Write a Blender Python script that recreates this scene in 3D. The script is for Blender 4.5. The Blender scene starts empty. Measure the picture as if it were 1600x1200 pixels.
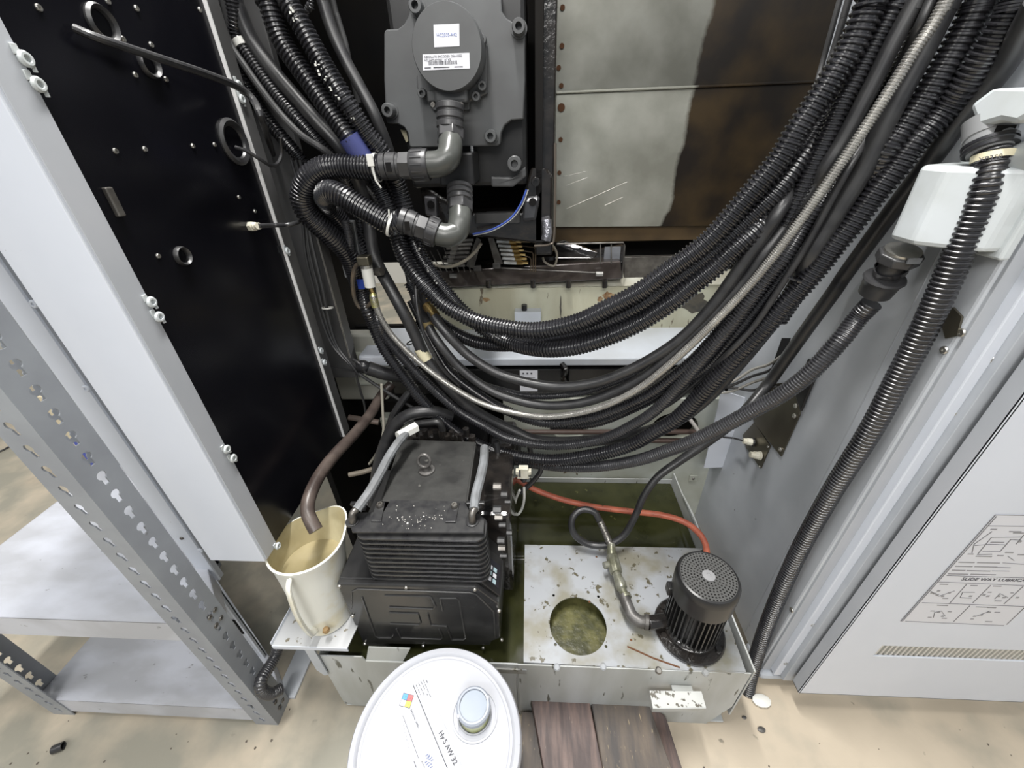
import bpy, bmesh, math, random
from mathutils import Vector, Matrix, geometry
random.seed(7)
S = bpy.context.scene
PI = math.pi
V = Vector
# ------------------------------------------------------------------ camera
F = 630.0
CAMH = 1.25
dn = V((38, 1022, F)).normalized()
dp = V((36, -(38*36+F*F)/1022, F)).normalized()
up = -dn
rx = dp.cross(up)
cam = bpy.data.cameras.new('camera')
co = bpy.data.objects.new('camera', cam)
S.collection.objects.link(co)
m = Matrix(((rx.x, -rx.y, -rx.z, 0), (dp.x, -dp.y, -dp.z, 0), (up.x, -up.y, -up.z, CAMH), (0, 0, 0, 1)))
co.matrix_world = m
cam.sensor_fit = 'HORIZONTAL'; cam.sensor_width = 36; cam.lens = 36*F/1600
cam.clip_start = .01
S.camera = co
# ------------------------------------------------------------------ light
W = bpy.data.worlds.new('world'); S.world = W; W.use_nodes = True
W.node_tree.nodes['Background'].inputs[0].default_value = (.86, .93, 1, 1)
W.node_tree.nodes['Background'].inputs[1].default_value = .30


def area(name, loc, sx, sy, power, col=(1, .98, .95), rot=(0, 0, 0)):
    l = bpy.data.lights.new(name, 'AREA'); l.shape = 'RECTANGLE'; l.size = sx; l.size_y = sy
    l.energy = power; l.color = col
    o = bpy.data.objects.new(name, l); S.collection.objects.link(o); o.location = loc; o.rotation_euler = rot
    return o


area('ceiling_or_fill_light', (-.2, 1.0, 3.0), .14, 1.7, 132)
area('ceiling_or_fill_light', (-.3, -2.1, 2.7), 1.1, .7, 34, rot=(math.radians(54), 0, 0))  # no tube: soft fill added behind the camera to brighten upright faces
area('ceiling_or_fill_light', (-.8, -1.3, 3.0), 6.4, .12, 76, rot=(math.radians(25), 0, 0))
S.view_settings.view_transform = 'Standard'; S.view_settings.look = 'None'
S.view_settings.exposure = .06; S.view_settings.gamma = 1; S.view_settings.use_curve_mapping = False


# ------------------------------------------------------------------ geometry helpers
def P(px, py, Y=None, z=None, X=None, a=None, xl=None):
    """point of the room seen at a photo pixel, at a known depth / height / side / on the slanted cable plane"""
    r = V(((px-800)/F, (py-600)/F, 1)); w = V((r.dot(rx), r.dot(dp), r.dot(up)))
    if Y is not None: t = Y/w.y
    elif z is not None: t = (z-CAMH)/w.z
    elif X is not None: t = X/w.x
    else: t = a/(w.y+.25*w.x)
    if xl is not None and w.x*t > xl: t = xl/w.x
    return w*t+V((0, 0, CAMH))


class MB:
    def __init__(s): s.bm = bmesh.new()

    def box(s, lo, hi, M=None):
        vs = [s.bm.verts.new(V((x, y, z)) if M is None else M @ V((x, y, z))) for x in (lo[0], hi[0]) for y in (lo[1], hi[1]) for z in (lo[2], hi[2])]
        for f in ((0, 1, 3, 2), (4, 6, 7, 5), (0, 4, 5, 1), (2, 3, 7, 6), (0, 2, 6, 4), (1, 5, 7, 3)):
            s.bm.faces.new([vs[i] for i in f])
        return s

    def prism(s, pts, vec, holes=()):
        vec = V(vec); loops = [[V(p) for p in pts]]+[[V(p) for p in h] for h in holes]
        flat = [p for l in loops for p in l]
        a = [s.bm.verts.new(p) for p in flat]; b = [s.bm.verts.new(p+vec) for p in flat]
        for t in geometry.tessellate_polygon(loops):
            try:
                s.bm.faces.new([a[i] for i in t]); s.bm.faces.new([b[i] for i in reversed(t)])
            except ValueError: pass
        k = 0
        for l in loops:
            n = len(l)
            for i in range(n):
                j = (i+1) % n
                s.bm.faces.new((a[k+i], a[k+j], b[k+j], b[k+i]))
            k += n
        return s

    def rings(s, rings, cap=True, closed=False):
        vs = [[s.bm.verts.new(p) for p in r] for r in rings]; n = len(vs[0])
        R = range(len(vs)) if closed else range(len(vs)-1)
        for i in R:
            A, B = vs[i], vs[(i+1) % len(vs)]
            for k in range(n):
                s.bm.faces.new((A[k], A[(k+1) % n], B[(k+1) % n], B[k]))
        if cap and not closed:
            s.bm.faces.new(vs[0][::-1]); s.bm.faces.new(vs[-1])
        return s

    def tube(s, path, r, seg=12, pitch=0, depth=.12, duty=.5, closed=False, flat=1):
        """path: dense list of points; pitch>0 gives moulded rings"""
        L = [0]
        for i in range(1, len(path)): L.append(L[-1]+(path[i]-path[i-1]).length)
        if pitch:
            n = max(2, int(L[-1]/pitch)); pr = []
            for i in range(n):
                b = i*pitch
                pr += [(b, 1-depth*.35), (b+.25*duty*pitch, 1), (b+.75*duty*pitch, 1), (b+duty*pitch, 1-depth*.35), (b+(duty+.12)*pitch, 1-depth), (b+.88*pitch, 1-depth)]
            pr.append((n*pitch*.9999, 1))
        else:
            pr = [(l, 1) for l in L]
        rings = []; k = 0; up_ = None
        for (d, q) in pr:
            d = min(d, L[-1])
            while k < len(L)-2 and L[k+1] < d: k += 1
            f = (d-L[k])/max(1e-9, L[k+1]-L[k]); p = path[k].lerp(path[k+1], f)
            t0 = (path[min(k+1, len(path)-1)]-path[max(k-1, 0)]); t1 = (path[min(k+2, len(path)-1)]-path[k])
            t = t0.lerp(t1, f).normalized()
            if up_ is None: up_ = t.orthogonal().normalized()
            up_ = (up_-t*up_.dot(t)).normalized(); sd = t.cross(up_)
            rr = (r(d/L[-1]) if callable(r) else r)*q
            rings.append([p+up_*math.cos(x)*rr+sd*math.sin(x)*rr*flat for x in (2*PI*j/seg for j in range(seg))])
        return s.rings(rings, closed=closed)

    def lathe(s, a, ax, prof, seg=32, cap=True):
        """prof: (radius, height along ax)"""
        a = V(a); ax = V(ax).normalized(); u = ax.orthogonal().normalized(); w = ax.cross(u)
        return s.rings([[a+ax*h+(u*math.cos(x)+w*math.sin(x))*max(r, 1e-4) for x in (2*PI*j/seg for j in range(seg))] for r, h in prof], cap=cap)

    def cyl(s, a, b, r, r2=None, seg=20):
        a = V(a); b = V(b)
        return s.lathe(a, b-a, [(r, 0), (r if r2 is None else r2, (b-a).length)], seg)

    def ball(s, c, r, seg=12, sc=(1, 1, 1)):
        c = V(c); s.rings([[c+V((r*sc[0]*math.sin(t)*math.cos(x), r*sc[1]*math.sin(t)*math.sin(x), -r*sc[2]*math.cos(t))) for x in (2*PI*j/seg for j in range(seg))] for t in (PI*(i+.02)/(seg//2+.04) for i in range(seg//2+1))]); return s

    def hexa(s, a, b, r): return s.cyl(a, b, r, seg=6)

    def out(s, name, mat, parent=None, smooth=True, bev=0, sub=0, ang=35):
        me = bpy.data.meshes.new(name)
        bmesh.ops.recalc_face_normals(s.bm, faces=s.bm.faces)
        s.bm.to_mesh(me); s.bm.free()
        if smooth:
            me.shade_smooth(); me.set_sharp_from_angle(angle=math.radians(ang))
        me.materials.append(mat)
        o = bpy.data.objects.new(name, me); S.collection.objects.link(o)
        if parent is not None:
            o.parent = parent
            if parent.type == 'EMPTY': o.matrix_parent_inverse = Matrix.Translation(-parent.location)
        if bev:
            b = o.modifiers.new('bevel', 'BEVEL'); b.width = bev; b.segments = 2; b.limit_method = 'ANGLE'; b.angle_limit = .6
        return o


def tag(o, label, cat, group=None):
    o['label'] = label; o['category'] = cat
    if group: o['group'] = group
    return o


def thing(name, label, cat, loc, group=None):
    o = bpy.data.objects.new(name, None); S.collection.objects.link(o); o.location = V(loc)
    o.empty_display_size = .05
    bpy.context.view_layer.update()
    return tag(o, label, cat, group)


def struct(o): o['kind'] = 'structure'; return o
def stuff(o): o['kind'] = 'stuff'; return o


def smooth(pts, n=10):
    pts = [V(p) for p in pts]; q = [pts[0]*2-pts[1]]+pts+[pts[-1]*2-pts[-2]]; out = []
    for i in range(1, len(q)-2):
        p0, p1, p2, p3 = q[i-1:i+3]
        for j in range(n):
            t = j/n
            out.append(.5*((2*p1)+(p2-p0)*t+(2*p0-5*p1+4*p2-p3)*t*t+(3*p1-p0-3*p2+p3)*t**3))
    out.append(pts[-1]); return out


def boxo(name, lo, hi, mat, parent=None, bev=.0015, M=None): return MB().box(lo, hi, M).out(name, mat, parent, smooth=False, bev=bev)


def text(body, size, org, u, v, mat, parent, name='lettering', depth=.0002, align='LEFT', bold=0):
    cu = bpy.data.curves.new(name, 'FONT'); cu.body = body; cu.size = size; cu.extrude = depth; cu.align_x = align
    cu.resolution_u = 3; cu.offset = bold
    t = bpy.data.objects.new('tmp_text', cu); S.collection.objects.link(t)
    bpy.context.view_layer.update()
    me = bpy.data.meshes.new_from_object(t.evaluated_get(bpy.context.evaluated_depsgraph_get()))
    bpy.data.objects.remove(t)
    u = V(u).normalized(); v = V(v); v = (v-u*v.dot(u)).normalized(); n = u.cross(v); org = V(org)
    me.transform(Matrix(((u.x, v.x, n.x, org.x), (u.y, v.y, n.y, org.y), (u.z, v.z, n.z, org.z), (0, 0, 0, 1))))
    me.name = name; me.materials.clear(); me.materials.append(mat)
    o = bpy.data.objects.new(name, me); S.collection.objects.link(o)
    o.parent = parent
    if parent.type == 'EMPTY': o.matrix_parent_inverse = Matrix.Translation(-parent.location)
    return o


# ------------------------------------------------------------------ materials
def mat(name, col, rough=.5, metal=0, var=0, col2=None, scale=8, bump=0, bscale=60, spots=None, spcol=(.05, .04, .03), spscale=90, stretch=None, spec=.5, alpha=1, trans=0, coat=0, detail=5, lo=.4, hi=.65):
    M = bpy.data.materials.new(name); M.use_nodes = True; N = M.node_tree.nodes; L = M.node_tree.links
    b = N['Principled BSDF']; b.inputs['Roughness'].default_value = rough; b.inputs['Metallic'].default_value = metal
    b.inputs['Specular IOR Level'].default_value = spec; b.inputs['Coat Weight'].default_value = coat
    b.inputs['Transmission Weight'].default_value = trans; b.inputs['Alpha'].default_value = alpha
    c4 = (*col, 1); b.inputs['Base Color'].default_value = c4
    tc = N.new('ShaderNodeTexCoord'); mp = N.new('ShaderNodeMapping'); L.new(tc.outputs['Object'], mp.inputs[0])
    if stretch: mp.inputs['Scale'].default_value = stretch
    last = None
    if col2 is not None or var:
        n = N.new('ShaderNodeTexNoise'); n.inputs['Scale'].default_value = scale; n.inputs['Detail'].default_value = detail
        L.new(mp.outputs[0], n.inputs[0])
        r = N.new('ShaderNodeValToRGB'); L.new(n.outputs[0], r.inputs[0])
        c2 = col2 if col2 is not None else tuple(c*(1-var) for c in col)
        r.color_ramp.elements[0].position = lo; r.color_ramp.elements[0].color = (*c2, 1)
        r.color_ramp.elements[1].position = hi; r.color_ramp.elements[1].color = c4
        last = r.outputs[0]; L.new(last, b.inputs['Base Color'])
        rr = N.new('ShaderNodeMapRange'); L.new(n.outputs[0], rr.inputs[0]); rr.inputs[3].default_value = min(1, rough*1.25); rr.inputs[4].default_value = rough*.8
        L.new(rr.outputs[0], b.inputs['Roughness'])
    if spots:
        n2 = N.new('ShaderNodeTexNoise'); n2.inputs['Scale'].default_value = spscale; n2.inputs['Detail'].default_value = 3; L.new(mp.outputs[0], n2.inputs[0])
        g = N.new('ShaderNodeMapRange'); g.inputs[1].default_value = spots; g.inputs[2].default_value = spots+.04; L.new(n2.outputs[0], g.inputs[0])
        mx = N.new('ShaderNodeMix'); mx.data_type = 'RGBA'; L.new(g.outputs[0], mx.inputs[0])
        if last is not None: L.new(last, mx.inputs[6])
        else: mx.inputs[6].default_value = c4
        mx.inputs[7].default_value = (*spcol, 1); L.new(mx.outputs[2], b.inputs['Base Color'])
    if bump:
        n3 = N.new('ShaderNodeTexNoise'); n3.inputs['Scale'].default_value = bscale; n3.inputs['Detail'].default_value = 4; L.new(tc.outputs['Object'], n3.inputs[0])
        bp = N.new('ShaderNodeBump'); bp.inputs['Strength'].default_value = bump; bp.inputs['Distance'].default_value = .002
        L.new(n3.outputs[0], bp.inputs['Height']); L.new(bp.outputs[0], b.inputs['Normal'])
    return M


white = mat('white_paint', (.655, .69, .76), .38, col2=(.61, .645, .71), scale=3, spots=.76, spcol=(.3, .29, .27), spscale=70)
white_grey = mat('light_grey_paint', (.50, .525, .56), .42, col2=(.40, .425, .46), scale=4, spots=.74, spcol=(.12, .12, .12), spscale=45)
flange_grey = mat('grey_paint', (.44, .455, .485), .42, col2=(.40, .42, .45), scale=5)
dark_grey = mat('dark_grey_paint', (.12, .12, .122), .42, col2=(.07, .07, .07), scale=6)
shelf_grey = mat('shelf_grey_paint', (.31, .33, .355), .4, col2=(.26, .275, .30), scale=9, spots=.72, spcol=(.16, .16, .17), spscale=26)
shelf_top = mat('shelf_top_paint', (.56, .58, .64), .36, col2=(.42, .43, .46), scale=6, spots=.70, spcol=(.22, .22, .23), spscale=30, stretch=(1, 2.2, 1))
black_gloss = mat('black_gloss_paint', (.004, .004, .006), .24, spots=.80, spcol=(.1, .1, .1), spscale=160, spec=.3)
black_paint = mat('black_paint', (.012, .012, .013), .3, col2=(.022, .022, .022), scale=14)
black_oily = mat('oily_black_cast', (.010, .0095, .0095), .16, col2=(.022, .019, .017), scale=30, bump=.5, bscale=90, coat=.6)
void_black = mat('housing_and_shade_black', (.006, .006, .007), .8, col2=(.010, .009, .008), scale=6, spec=.2)  # black of the housing; also paints the shade inside gaps and openings
hose_black = mat('hose_plastic', (.010, .010, .012), .24, col2=(.019, .019, .022), scale=18, spec=1)
hose_grey = mat('hose_dusty_plastic', (.036, .036, .040), .27, col2=(.022, .022, .025), scale=18, spec=1)
rubber = mat('rubber', (.017, .017, .019), .38, col2=(.028, .028, .029), scale=40, spec=.7)
rubber_grey = mat('rubber_dusty', (.055, .055, .056), .5, col2=(.035, .035, .036), scale=30)
fitting_m = mat('fitting_plastic', (.046, .046, .048), .36, col2=(.034, .034, .036), scale=30)
silver_wire = mat('bright_spring_steel', (.50, .49, .46), .25, .7, col2=(.38, .37, .35), scale=30)
steel = mat('zinc_steel', (.62, .61, .58), .3, .9, col2=(.4, .39, .36), scale=40)
steel_dark = mat('worn_steel', (.25, .24, .22), .38, .8, col2=(.14, .13, .12), scale=35)
brass = mat('brass', (.72, .52, .22), .3, 1, col2=(.5, .36, .15), scale=50)
motor_m = mat('motor_grey', (.088, .092, .094), .42, col2=(.076, .078, .08), scale=14, spots=.76, spcol=(.2, .2, .2), spscale=120)
motor_dark = mat('motor_black', (.012, .012, .013), .35, col2=(.02, .02, .02), scale=20)
paper = mat('label_paper', (.74, .75, .80), .5)
ink = mat('ink', (.05, .05, .06), .6)
red_m = mat('print_red', (.75, .13, .13), .5); blue_m = mat('print_blue', (.10, .32, .75), .5); yel_m = mat('print_yellow', (.85, .75, .10), .5)
tape_blue = mat('blue_tape', (.055, .065, .19), .35)
tag_cream = mat('cream_tag', (.62, .57, .40), .5)
tie_white = mat('white_nylon', (.70, .70, .66), .4)
cream = mat('cream_cast_paint', (.55, .55, .43), .5, col2=(.42, .40, .29), scale=9, spots=.66, spcol=(.16, .13, .09), spscale=38, stretch=(1, 1, .35), bump=.3)
castwhite = mat('pale_cast_paint', (.50, .53, .49), .45, col2=(.38, .39, .33), scale=7, spots=.68, spcol=(.14, .12, .08), spscale=30)
ledge_m = mat('pale_blue_ledge_paint', (.60, .64, .70), .4, col2=(.48, .50, .52), scale=4)
tank_m = mat('tank_sheet_paint', (.47, .49, .49), .42, col2=(.37, .38, .36), scale=6, spots=.66, spcol=(.10, .10, .08), spscale=24, stretch=(2.2, 1, .45))
lid_m = mat('lid_dirty_paint', (.33, .345, .365), .34, col2=(.22, .21, .165), scale=11, spots=.63, spcol=(.09, .08, .05), spscale=55, lo=.36, hi=.56)
coolant = mat('green_coolant', (.022, .024, .0085), .09, col2=(.036, .038, .014), scale=14, spots=.70, spcol=(.09, .09, .03), spscale=34, spec=.6)
lit_coolant = mat('lit_green_coolant', (.115, .11, .042), .3, col2=(.045, .046, .016), scale=38, bump=.5, bscale=70)
orange = mat('orange_rubber', (.56, .155, .085), .45, col2=(.38, .10, .06), scale=24, spots=.68, spcol=(.1, .05, .03), spscale=80)
brown_rubber = mat('brown_rubber', (.040, .029, .026), .35, col2=(.09, .07, .06), scale=20)
plastic_w = mat('translucent_white_plastic', (.74, .74, .68), .35, col2=(.64, .58, .40), scale=14, lo=.3, hi=.5)
plastic_in = mat('stained_white_plastic', (.60, .55, .37), .4, col2=(.42, .36, .21), scale=10)
murk = mat('murky_liquid', (.26, .22, .115), .08, col2=(.34, .29, .17), scale=14)
bucket_w = mat('bucket_white_plastic', (.44, .45, .485), .5, col2=(.41, .42, .455), scale=7, spec=.25, spots=.745, spcol=(.3, .3, .32), spscale=55)
cap_m = mat('cap_grey_plastic', (.30, .34, .40), .5, col2=(.27, .31, .365), scale=10)
clearp = mat('clear_plastic', (.33, .36, .42), .3, alpha=.85, spec=.3)
wood_r = mat('reddish_wood', (.15, .10, .085), .55, col2=(.075, .055, .052), scale=9, stretch=(9, 1, 3), bump=.4, bscale=60, spots=.74, spcol=(.4, .35, .28), spscale=60)
wood_b = mat('weathered_wood', (.125, .098, .075), .6, col2=(.065, .058, .055), scale=7, stretch=(6, 1, 3), bump=.4, bscale=60, spots=.66, spcol=(.28, .22, .14), spscale=36)
olive = mat('olive_plated_steel', (.17, .155, .115), .3, .75, col2=(.12, .11, .085), scale=5)
box_w = mat('junction_box_paint', (.60, .64, .665), .38, col2=(.50, .53, .53), scale=10)
white_plastic = mat('white_connector', (.72, .70, .60), .45, col2=(.55, .52, .42), scale=40)
blue_wire = mat('blue_wire', (.05, .10, .42), .4)
grey_hose = mat('grey_rubber', (.20, .21, .22), .5, col2=(.14, .145, .15), scale=30)
iron = mat('cast_iron', (.16, .155, .15), .45, .5, col2=(.09, .085, .08), scale=30, bump=.4)
oxid = mat('oxidised_fitting', (.30, .30, .25), .35, .5, col2=(.16, .16, .11), scale=45, bump=.4, bscale=120)
screen_m = mat('black_display', (.02, .02, .025), .15)
cyan_m = mat('pale_button', (.45, .60, .65), .4)
carton_c = mat('cream_paint', (.66, .58, .42), .6); carton_b = mat('blue_paint', (.07, .10, .42), .5)
rust_m = mat('rust_brown', (.12, .05, .02), .8)


def floor_mat():
    M = mat('worn_concrete', (.60, .515, .40), .42, col2=(.46, .395, .305), scale=2.6, bump=.25, bscale=45, spots=.70, spcol=(.25, .22, .17), spscale=26)
    N = M.node_tree.nodes; L = M.node_tree.links; b = N['Principled BSDF']
    src = b.inputs['Base Color'].links[0].from_socket
    tc = N.new('ShaderNodeTexCoord')
    n = N.new('ShaderNodeTexNoise'); n.inputs['Scale'].default_value = 5.5; n.inputs['Detail'].default_value = 6; L.new(tc.outputs['Object'], n.inputs[0])
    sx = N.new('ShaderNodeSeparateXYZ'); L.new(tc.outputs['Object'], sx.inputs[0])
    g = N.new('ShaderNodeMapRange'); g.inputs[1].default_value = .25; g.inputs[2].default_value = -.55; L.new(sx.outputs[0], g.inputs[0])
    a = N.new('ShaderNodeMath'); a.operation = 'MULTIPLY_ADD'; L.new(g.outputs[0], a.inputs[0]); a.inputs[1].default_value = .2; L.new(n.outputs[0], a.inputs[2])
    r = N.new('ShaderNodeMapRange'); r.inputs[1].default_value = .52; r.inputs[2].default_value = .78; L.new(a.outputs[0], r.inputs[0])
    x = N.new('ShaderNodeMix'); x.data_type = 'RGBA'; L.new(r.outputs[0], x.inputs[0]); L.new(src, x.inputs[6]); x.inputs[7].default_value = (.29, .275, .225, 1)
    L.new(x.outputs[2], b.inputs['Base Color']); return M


def steel_cover_mat(k=1.0):
    """brushed stainless sheet with a large brown dried-oil stain on its right side"""
    M = bpy.data.materials.new('stained_stainless'); M.use_nodes = True; N = M.node_tree.nodes; L = M.node_tree.links; b = N['Principled BSDF']
    tc = N.new('ShaderNodeTexCoord'); sx = N.new('ShaderNodeSeparateXYZ'); L.new(tc.outputs['Object'], sx.inputs[0])
    n = N.new('ShaderNodeTexNoise'); n.inputs['Scale'].default_value = 5; n.inputs['Detail'].default_value = 7; n.inputs['Roughness'].default_value = .6; L.new(tc.outputs['Object'], n.inputs[0])
    # stain border: x > .36 - slope*(z-1)
    def mth(op, x, y, c=0):
        q = N.new('ShaderNodeMath'); q.operation = op
        for i, v_ in enumerate((x, y, c)):
            if hasattr(v_, 'links'): L.new(v_, q.inputs[i])
            else: q.inputs[i].default_value = v_
        return q.outputs[0]
    zz = mth('SUBTRACT', sx.outputs[2], 1.0)
    pw = mth('POWER', mth('MAXIMUM', mth('DIVIDE', zz, .33), .001), .55)
    lim = mth('MULTIPLY_ADD', pw, .045, .366)
    e = mth('SUBTRACT', sx.outputs[0], lim)
    e2 = mth('MULTIPLY_ADD', mth('SUBTRACT', n.outputs[0], .5), .07, e)
    mk = N.new('ShaderNodeMapRange'); mk.inputs[1].default_value = .0; mk.inputs[2].default_value = .012; L.new(e2, mk.inputs[0])
    n2 = N.new('ShaderNodeTexNoise'); n2.inputs['Scale'].default_value = 9; n2.inputs['Detail'].default_value = 5; L.new(tc.outputs['Object'], n2.inputs[0])
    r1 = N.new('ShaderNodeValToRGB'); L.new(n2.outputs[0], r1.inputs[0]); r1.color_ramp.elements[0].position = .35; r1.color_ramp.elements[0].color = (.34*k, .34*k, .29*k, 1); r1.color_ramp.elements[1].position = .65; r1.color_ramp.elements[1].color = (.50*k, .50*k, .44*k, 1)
    r2 = N.new('ShaderNodeValToRGB'); L.new(n2.outputs[0], r2.inputs[0]); r2.color_ramp.elements[0].position = .38; r2.color_ramp.elements[0].color = (.011, .007, .004, 1); r2.color_ramp.elements[1].position = .68; r2.color_ramp.elements[1].color = (.050, .031, .011, 1)
    x = N.new('ShaderNodeMix'); x.data_type = 'RGBA'; L.new(mk.outputs[0], x.inputs[0]); L.new(r1.outputs[0], x.inputs[6]); L.new(r2.outputs[0], x.inputs[7])
    L.new(x.outputs[2], b.inputs['Base Color'])
    mt = N.new('ShaderNodeMapRange'); L.new(mk.outputs[0], mt.inputs[0]); mt.inputs[3].default_value = .55; mt.inputs[4].default_value = .1; L.new(mt.outputs[0], b.inputs['Metallic'])
    b.inputs['Roughness'].default_value = .38
    return M


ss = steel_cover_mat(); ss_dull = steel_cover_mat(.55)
floor_m = floor_mat()

# ------------------------------------------------------------------ setting
struct(MB().prism([(-4, -2.5, 0), (4, -2.5, 0), (4, 4, 0), (-4, 4, 0)], (0, 0, -.05)).out('floor', floor_m, smooth=False))


# ------------------------------------------------------------------ fasteners as parts
def screw(p, n, r, mt, parent, name='screw', h=.003, hexhole=False):
    p = V(p); n = V(n).normalized(); b = MB()
    b.lathe(p-n*.001, n, [(r*.98, 0), (r, h*.5), (r*.8, h), (r*.42, h), (r*.38, h*.45)], 14)
    return b.out(name, mt, parent)


def socket_bolt(p, n, r, h, mt, parent):
    p = V(p); n = V(n).normalized()
    return MB().lathe(p, n, [(r, 0), (r, h*.92), (r*.9, h), (r*.5, h), (r*.45, h*.5)], 20).out('socket_bolt', mt, parent)


# ------------------------------------------------------------------ left electrical cabinet
CX = -.53
t = thing('electrical_cabinet', 'tall white electrical cabinet with glossy black side panel, hanging left of hoses', 'cabinet', (-.59, .65, .55))
MB().box((-.645, .467, .55), (-.532, .50, 1.72)).out('cabinet_body', white, t, False, bev=.002)
boxo('rear_body', (-.645, .50, .55), (-.545, .86, 1.72), white, t)
boxo('side_flange', (-.534, .472, .552), (CX, .507, 1.72), flange_grey, t, bev=.0006)
boxo('side_panel', (-.546, .507, .552), (-.5345, .852, 1.72), black_gloss, t, bev=.0008)
boxo('panel_edge', (-.536, .852, .552), (-.5285, .8545, 1.72), mat('bright_edge', (.7, .7, .7), .3), t, bev=0)
boxo('rear_flange', (-.545, .8545, .552), (-.5295, .888, 1.72), dark_grey, t, bev=.0006)


def clip_nut(px, py, parent, X=CX):
    c = P(px, py, X=X); b = MB()
    b.lathe(c, (1, 0, 0), [(.0075, 0), (.0078, .002), (.0062, .0045), (.0035, .0045), (.003, .001)], 12)
    b.box(c+V((0, -.0085, .003)), c+V((.002, -.002, .012)))
    b.box(c+V((0, .002, -.011)), c+V((.002, .006, -.004)))
    return b.out('clip_nut', box_w, parent, bev=.0004)


for q in ((38, 92), (58, 132), (235, 472), (247, 495), (353, 702), (363, 716), (433, 853)): clip_nut(*q, t, CX)
for q in ((372, 133), (377, 155), (448, 392), (501, 548), (506, 566)): clip_nut(*q, t, -.5295)
for q in ((60, 12), (168, 2), (213, 13), (192, 61), (236, 70), (211, 117), (259, 124), (180, 236), (226, 233), (301, 228), (335, 226), (373, 308), (247, 400), (398, 330), (312, 15)):
    screw(P(*q, X=-.5345), (1, 0, 0), .0036, steel, t)
for (px, py, r) in ((158, 37, .020), (231, 100, .0165), (365, 222, .036), (283, 400, .014)):
    c = P(px, py, X=-.5345)
    MB().lathe(c, (1, 0, 0), [(r, -.001), (r*1.02, .003), (r*.9, .007), (r*.72, .004), (r*.66, -.0005)], 28).out('grommet', rubber, t)
c = P(172, 312, X=-.5345)
boxo('hook_bracket', c+V((-.001, -.004, -.02)), c+V((.006, .006, .014)), steel_dark, t)


def cable(name, label, pts, r, mt, cat='cable', group=None, seg=10, pitch=0, depth=.15, parent=None, n=10, duty=.5):
    o = MB().tube(smooth(pts, n), r, seg, pitch, depth, duty).out(name, mt, parent)
    if label: tag(o, label, cat, group)
    return o


cable('cable', 'thick black cable crossing the upper part of the glossy black panel', [P(116, 44, X=-.531), P(150, 58, X=-.515), P(200, 75, X=-.505), P(260, 95, X=-.50), P(320, 115, X=-.50), P(370, 135, X=-.50), P(395, 155, X=-.49), P(410, 190, X=-.47), P(430, 250, a=.9)], lambda f: .0045+.0015*math.sin(f*PI), rubber)
cable('cable', 'thin black cable looping out of the large rubber grommet', [P(368, 230, X=-.532), P(385, 236, X=-.515), P(405, 248, X=-.505), P(422, 258, X=-.50), P(434, 255, X=-.495), P(440, 240, X=-.49), P(438, 215, X=-.48)], .0032, rubber)
g = thing('cable_gland', 'pale threaded cable gland sticking out of the black side panel', 'connector', P(397, 354, X=-.53))
a0 = P(390, 354, X=-.5345); a1 = P(404, 353, X=-.51)
d = (a1-a0)
MB().hexa(a0, a0+d*.5, .0085).out('gland_nut', white_plastic, g)
MB().lathe(a0+d*.5, d, [(.0068, 0), (.0068, d.length*.2), (.0058, d.length*.25), (.0062, d.length*.5)], 14).out('gland_cap', white_plastic, g)
cable('cable', 'black cable running right from the pale cable gland', [a1, P(430, 352, X=-.50), P(458, 350, X=-.47), P(474, 340, a=.86), P(478, 315, a=.88)], .0042, rubber)

# enclosure post between shelf and cabinet
t = thing('enclosure_post', 'narrow white sheet metal post between the grey shelf and the cabinet', 'post', (-.73, .5, .1))
boxo('front_strip', (-.738, .50, .43), (-.70, .504, 1.72), white, t, bev=.0006)
boxo('side_sheet', (-.7035, .504, .43), (-.7010, .515, 1.72), flange_grey, t, bev=.0006)
MB().prism([(-.75, .503, .06), (-.722, .503, .06), (-.722, .503, .43), (-.75, .503, .43)], (0, .004, 0)).out('lower_strip', white_grey, t, False)
boxo('lower_edge', (-.728, .497, .04), (-.722, .506, .43), white, t, bev=.0006)
for py in (475, 607, 860): screw(P(53+(py-475)*.62 if py < 800 else 313, py, Y=.5) + V((0, 0, 0)), (0, -1, 0), .006, white, t)
screw(P(284, 841, Y=.4995), (0, -1, 0), .004, steel_dark, t)
boxo('small_window', (-.752, .4995, .20), (-.735, .503, .262), void_black, t, bev=.001)
tag(boxo('floor_plate', (-.69, .44, .0), (-.635, .56, .008), white_grey, None, M=None), 'pale steel plate edge lying on floor beside the shelf foot', 'plate')

# ------------------------------------------------------------------ shelf


def keyhole(c, u, v, r, ang=0):
    pts = []
    for i in range(12):
        x = PI*(-.33+1.66*i/11); pts.append((r*math.cos(x), r*math.sin(x)))
    pts += [(-r*.5, -r*2.3), (r*.5, -r*2.3)]
    ca, sa = math.cos(ang), math.sin(ang)
    return [c+u*(x*ca-y*sa)+v*(x*sa+y*ca) for x, y in pts]


def shelf_post(X, Y, sx, sy, parent, ztop=1.46):
    b = MB(); n = int(ztop/.0381)
    for i in range(n):
        z = .035+i*.0381; za_ = z-.0191 if i else 0; zb_ = z+.019 if i < n-1 else ztop
        b.prism([(X, Y, za_), (X+sx*.058, Y, za_), (X+sx*.058, Y, zb_), (X, Y, zb_)], (0, sy*.0022, 0), [keyhole(V((X+sx*.032, Y, z)), V((1, 0, 0)), V((0, 0, 1)), .0068, .25)])
        b.prism([(X, Y+sy*.0022, za_), (X, Y+sy*.055, za_), (X, Y+sy*.055, zb_), (X, Y+sy*.0022, zb_)], (sx*.0022, 0, 0), [keyhole(V((X, Y+sy*.028, z)), V((0, 1, 0)), V((0, 0, 1)), .0072)])
    return b.out('post', shelf_grey, parent, False)


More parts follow.
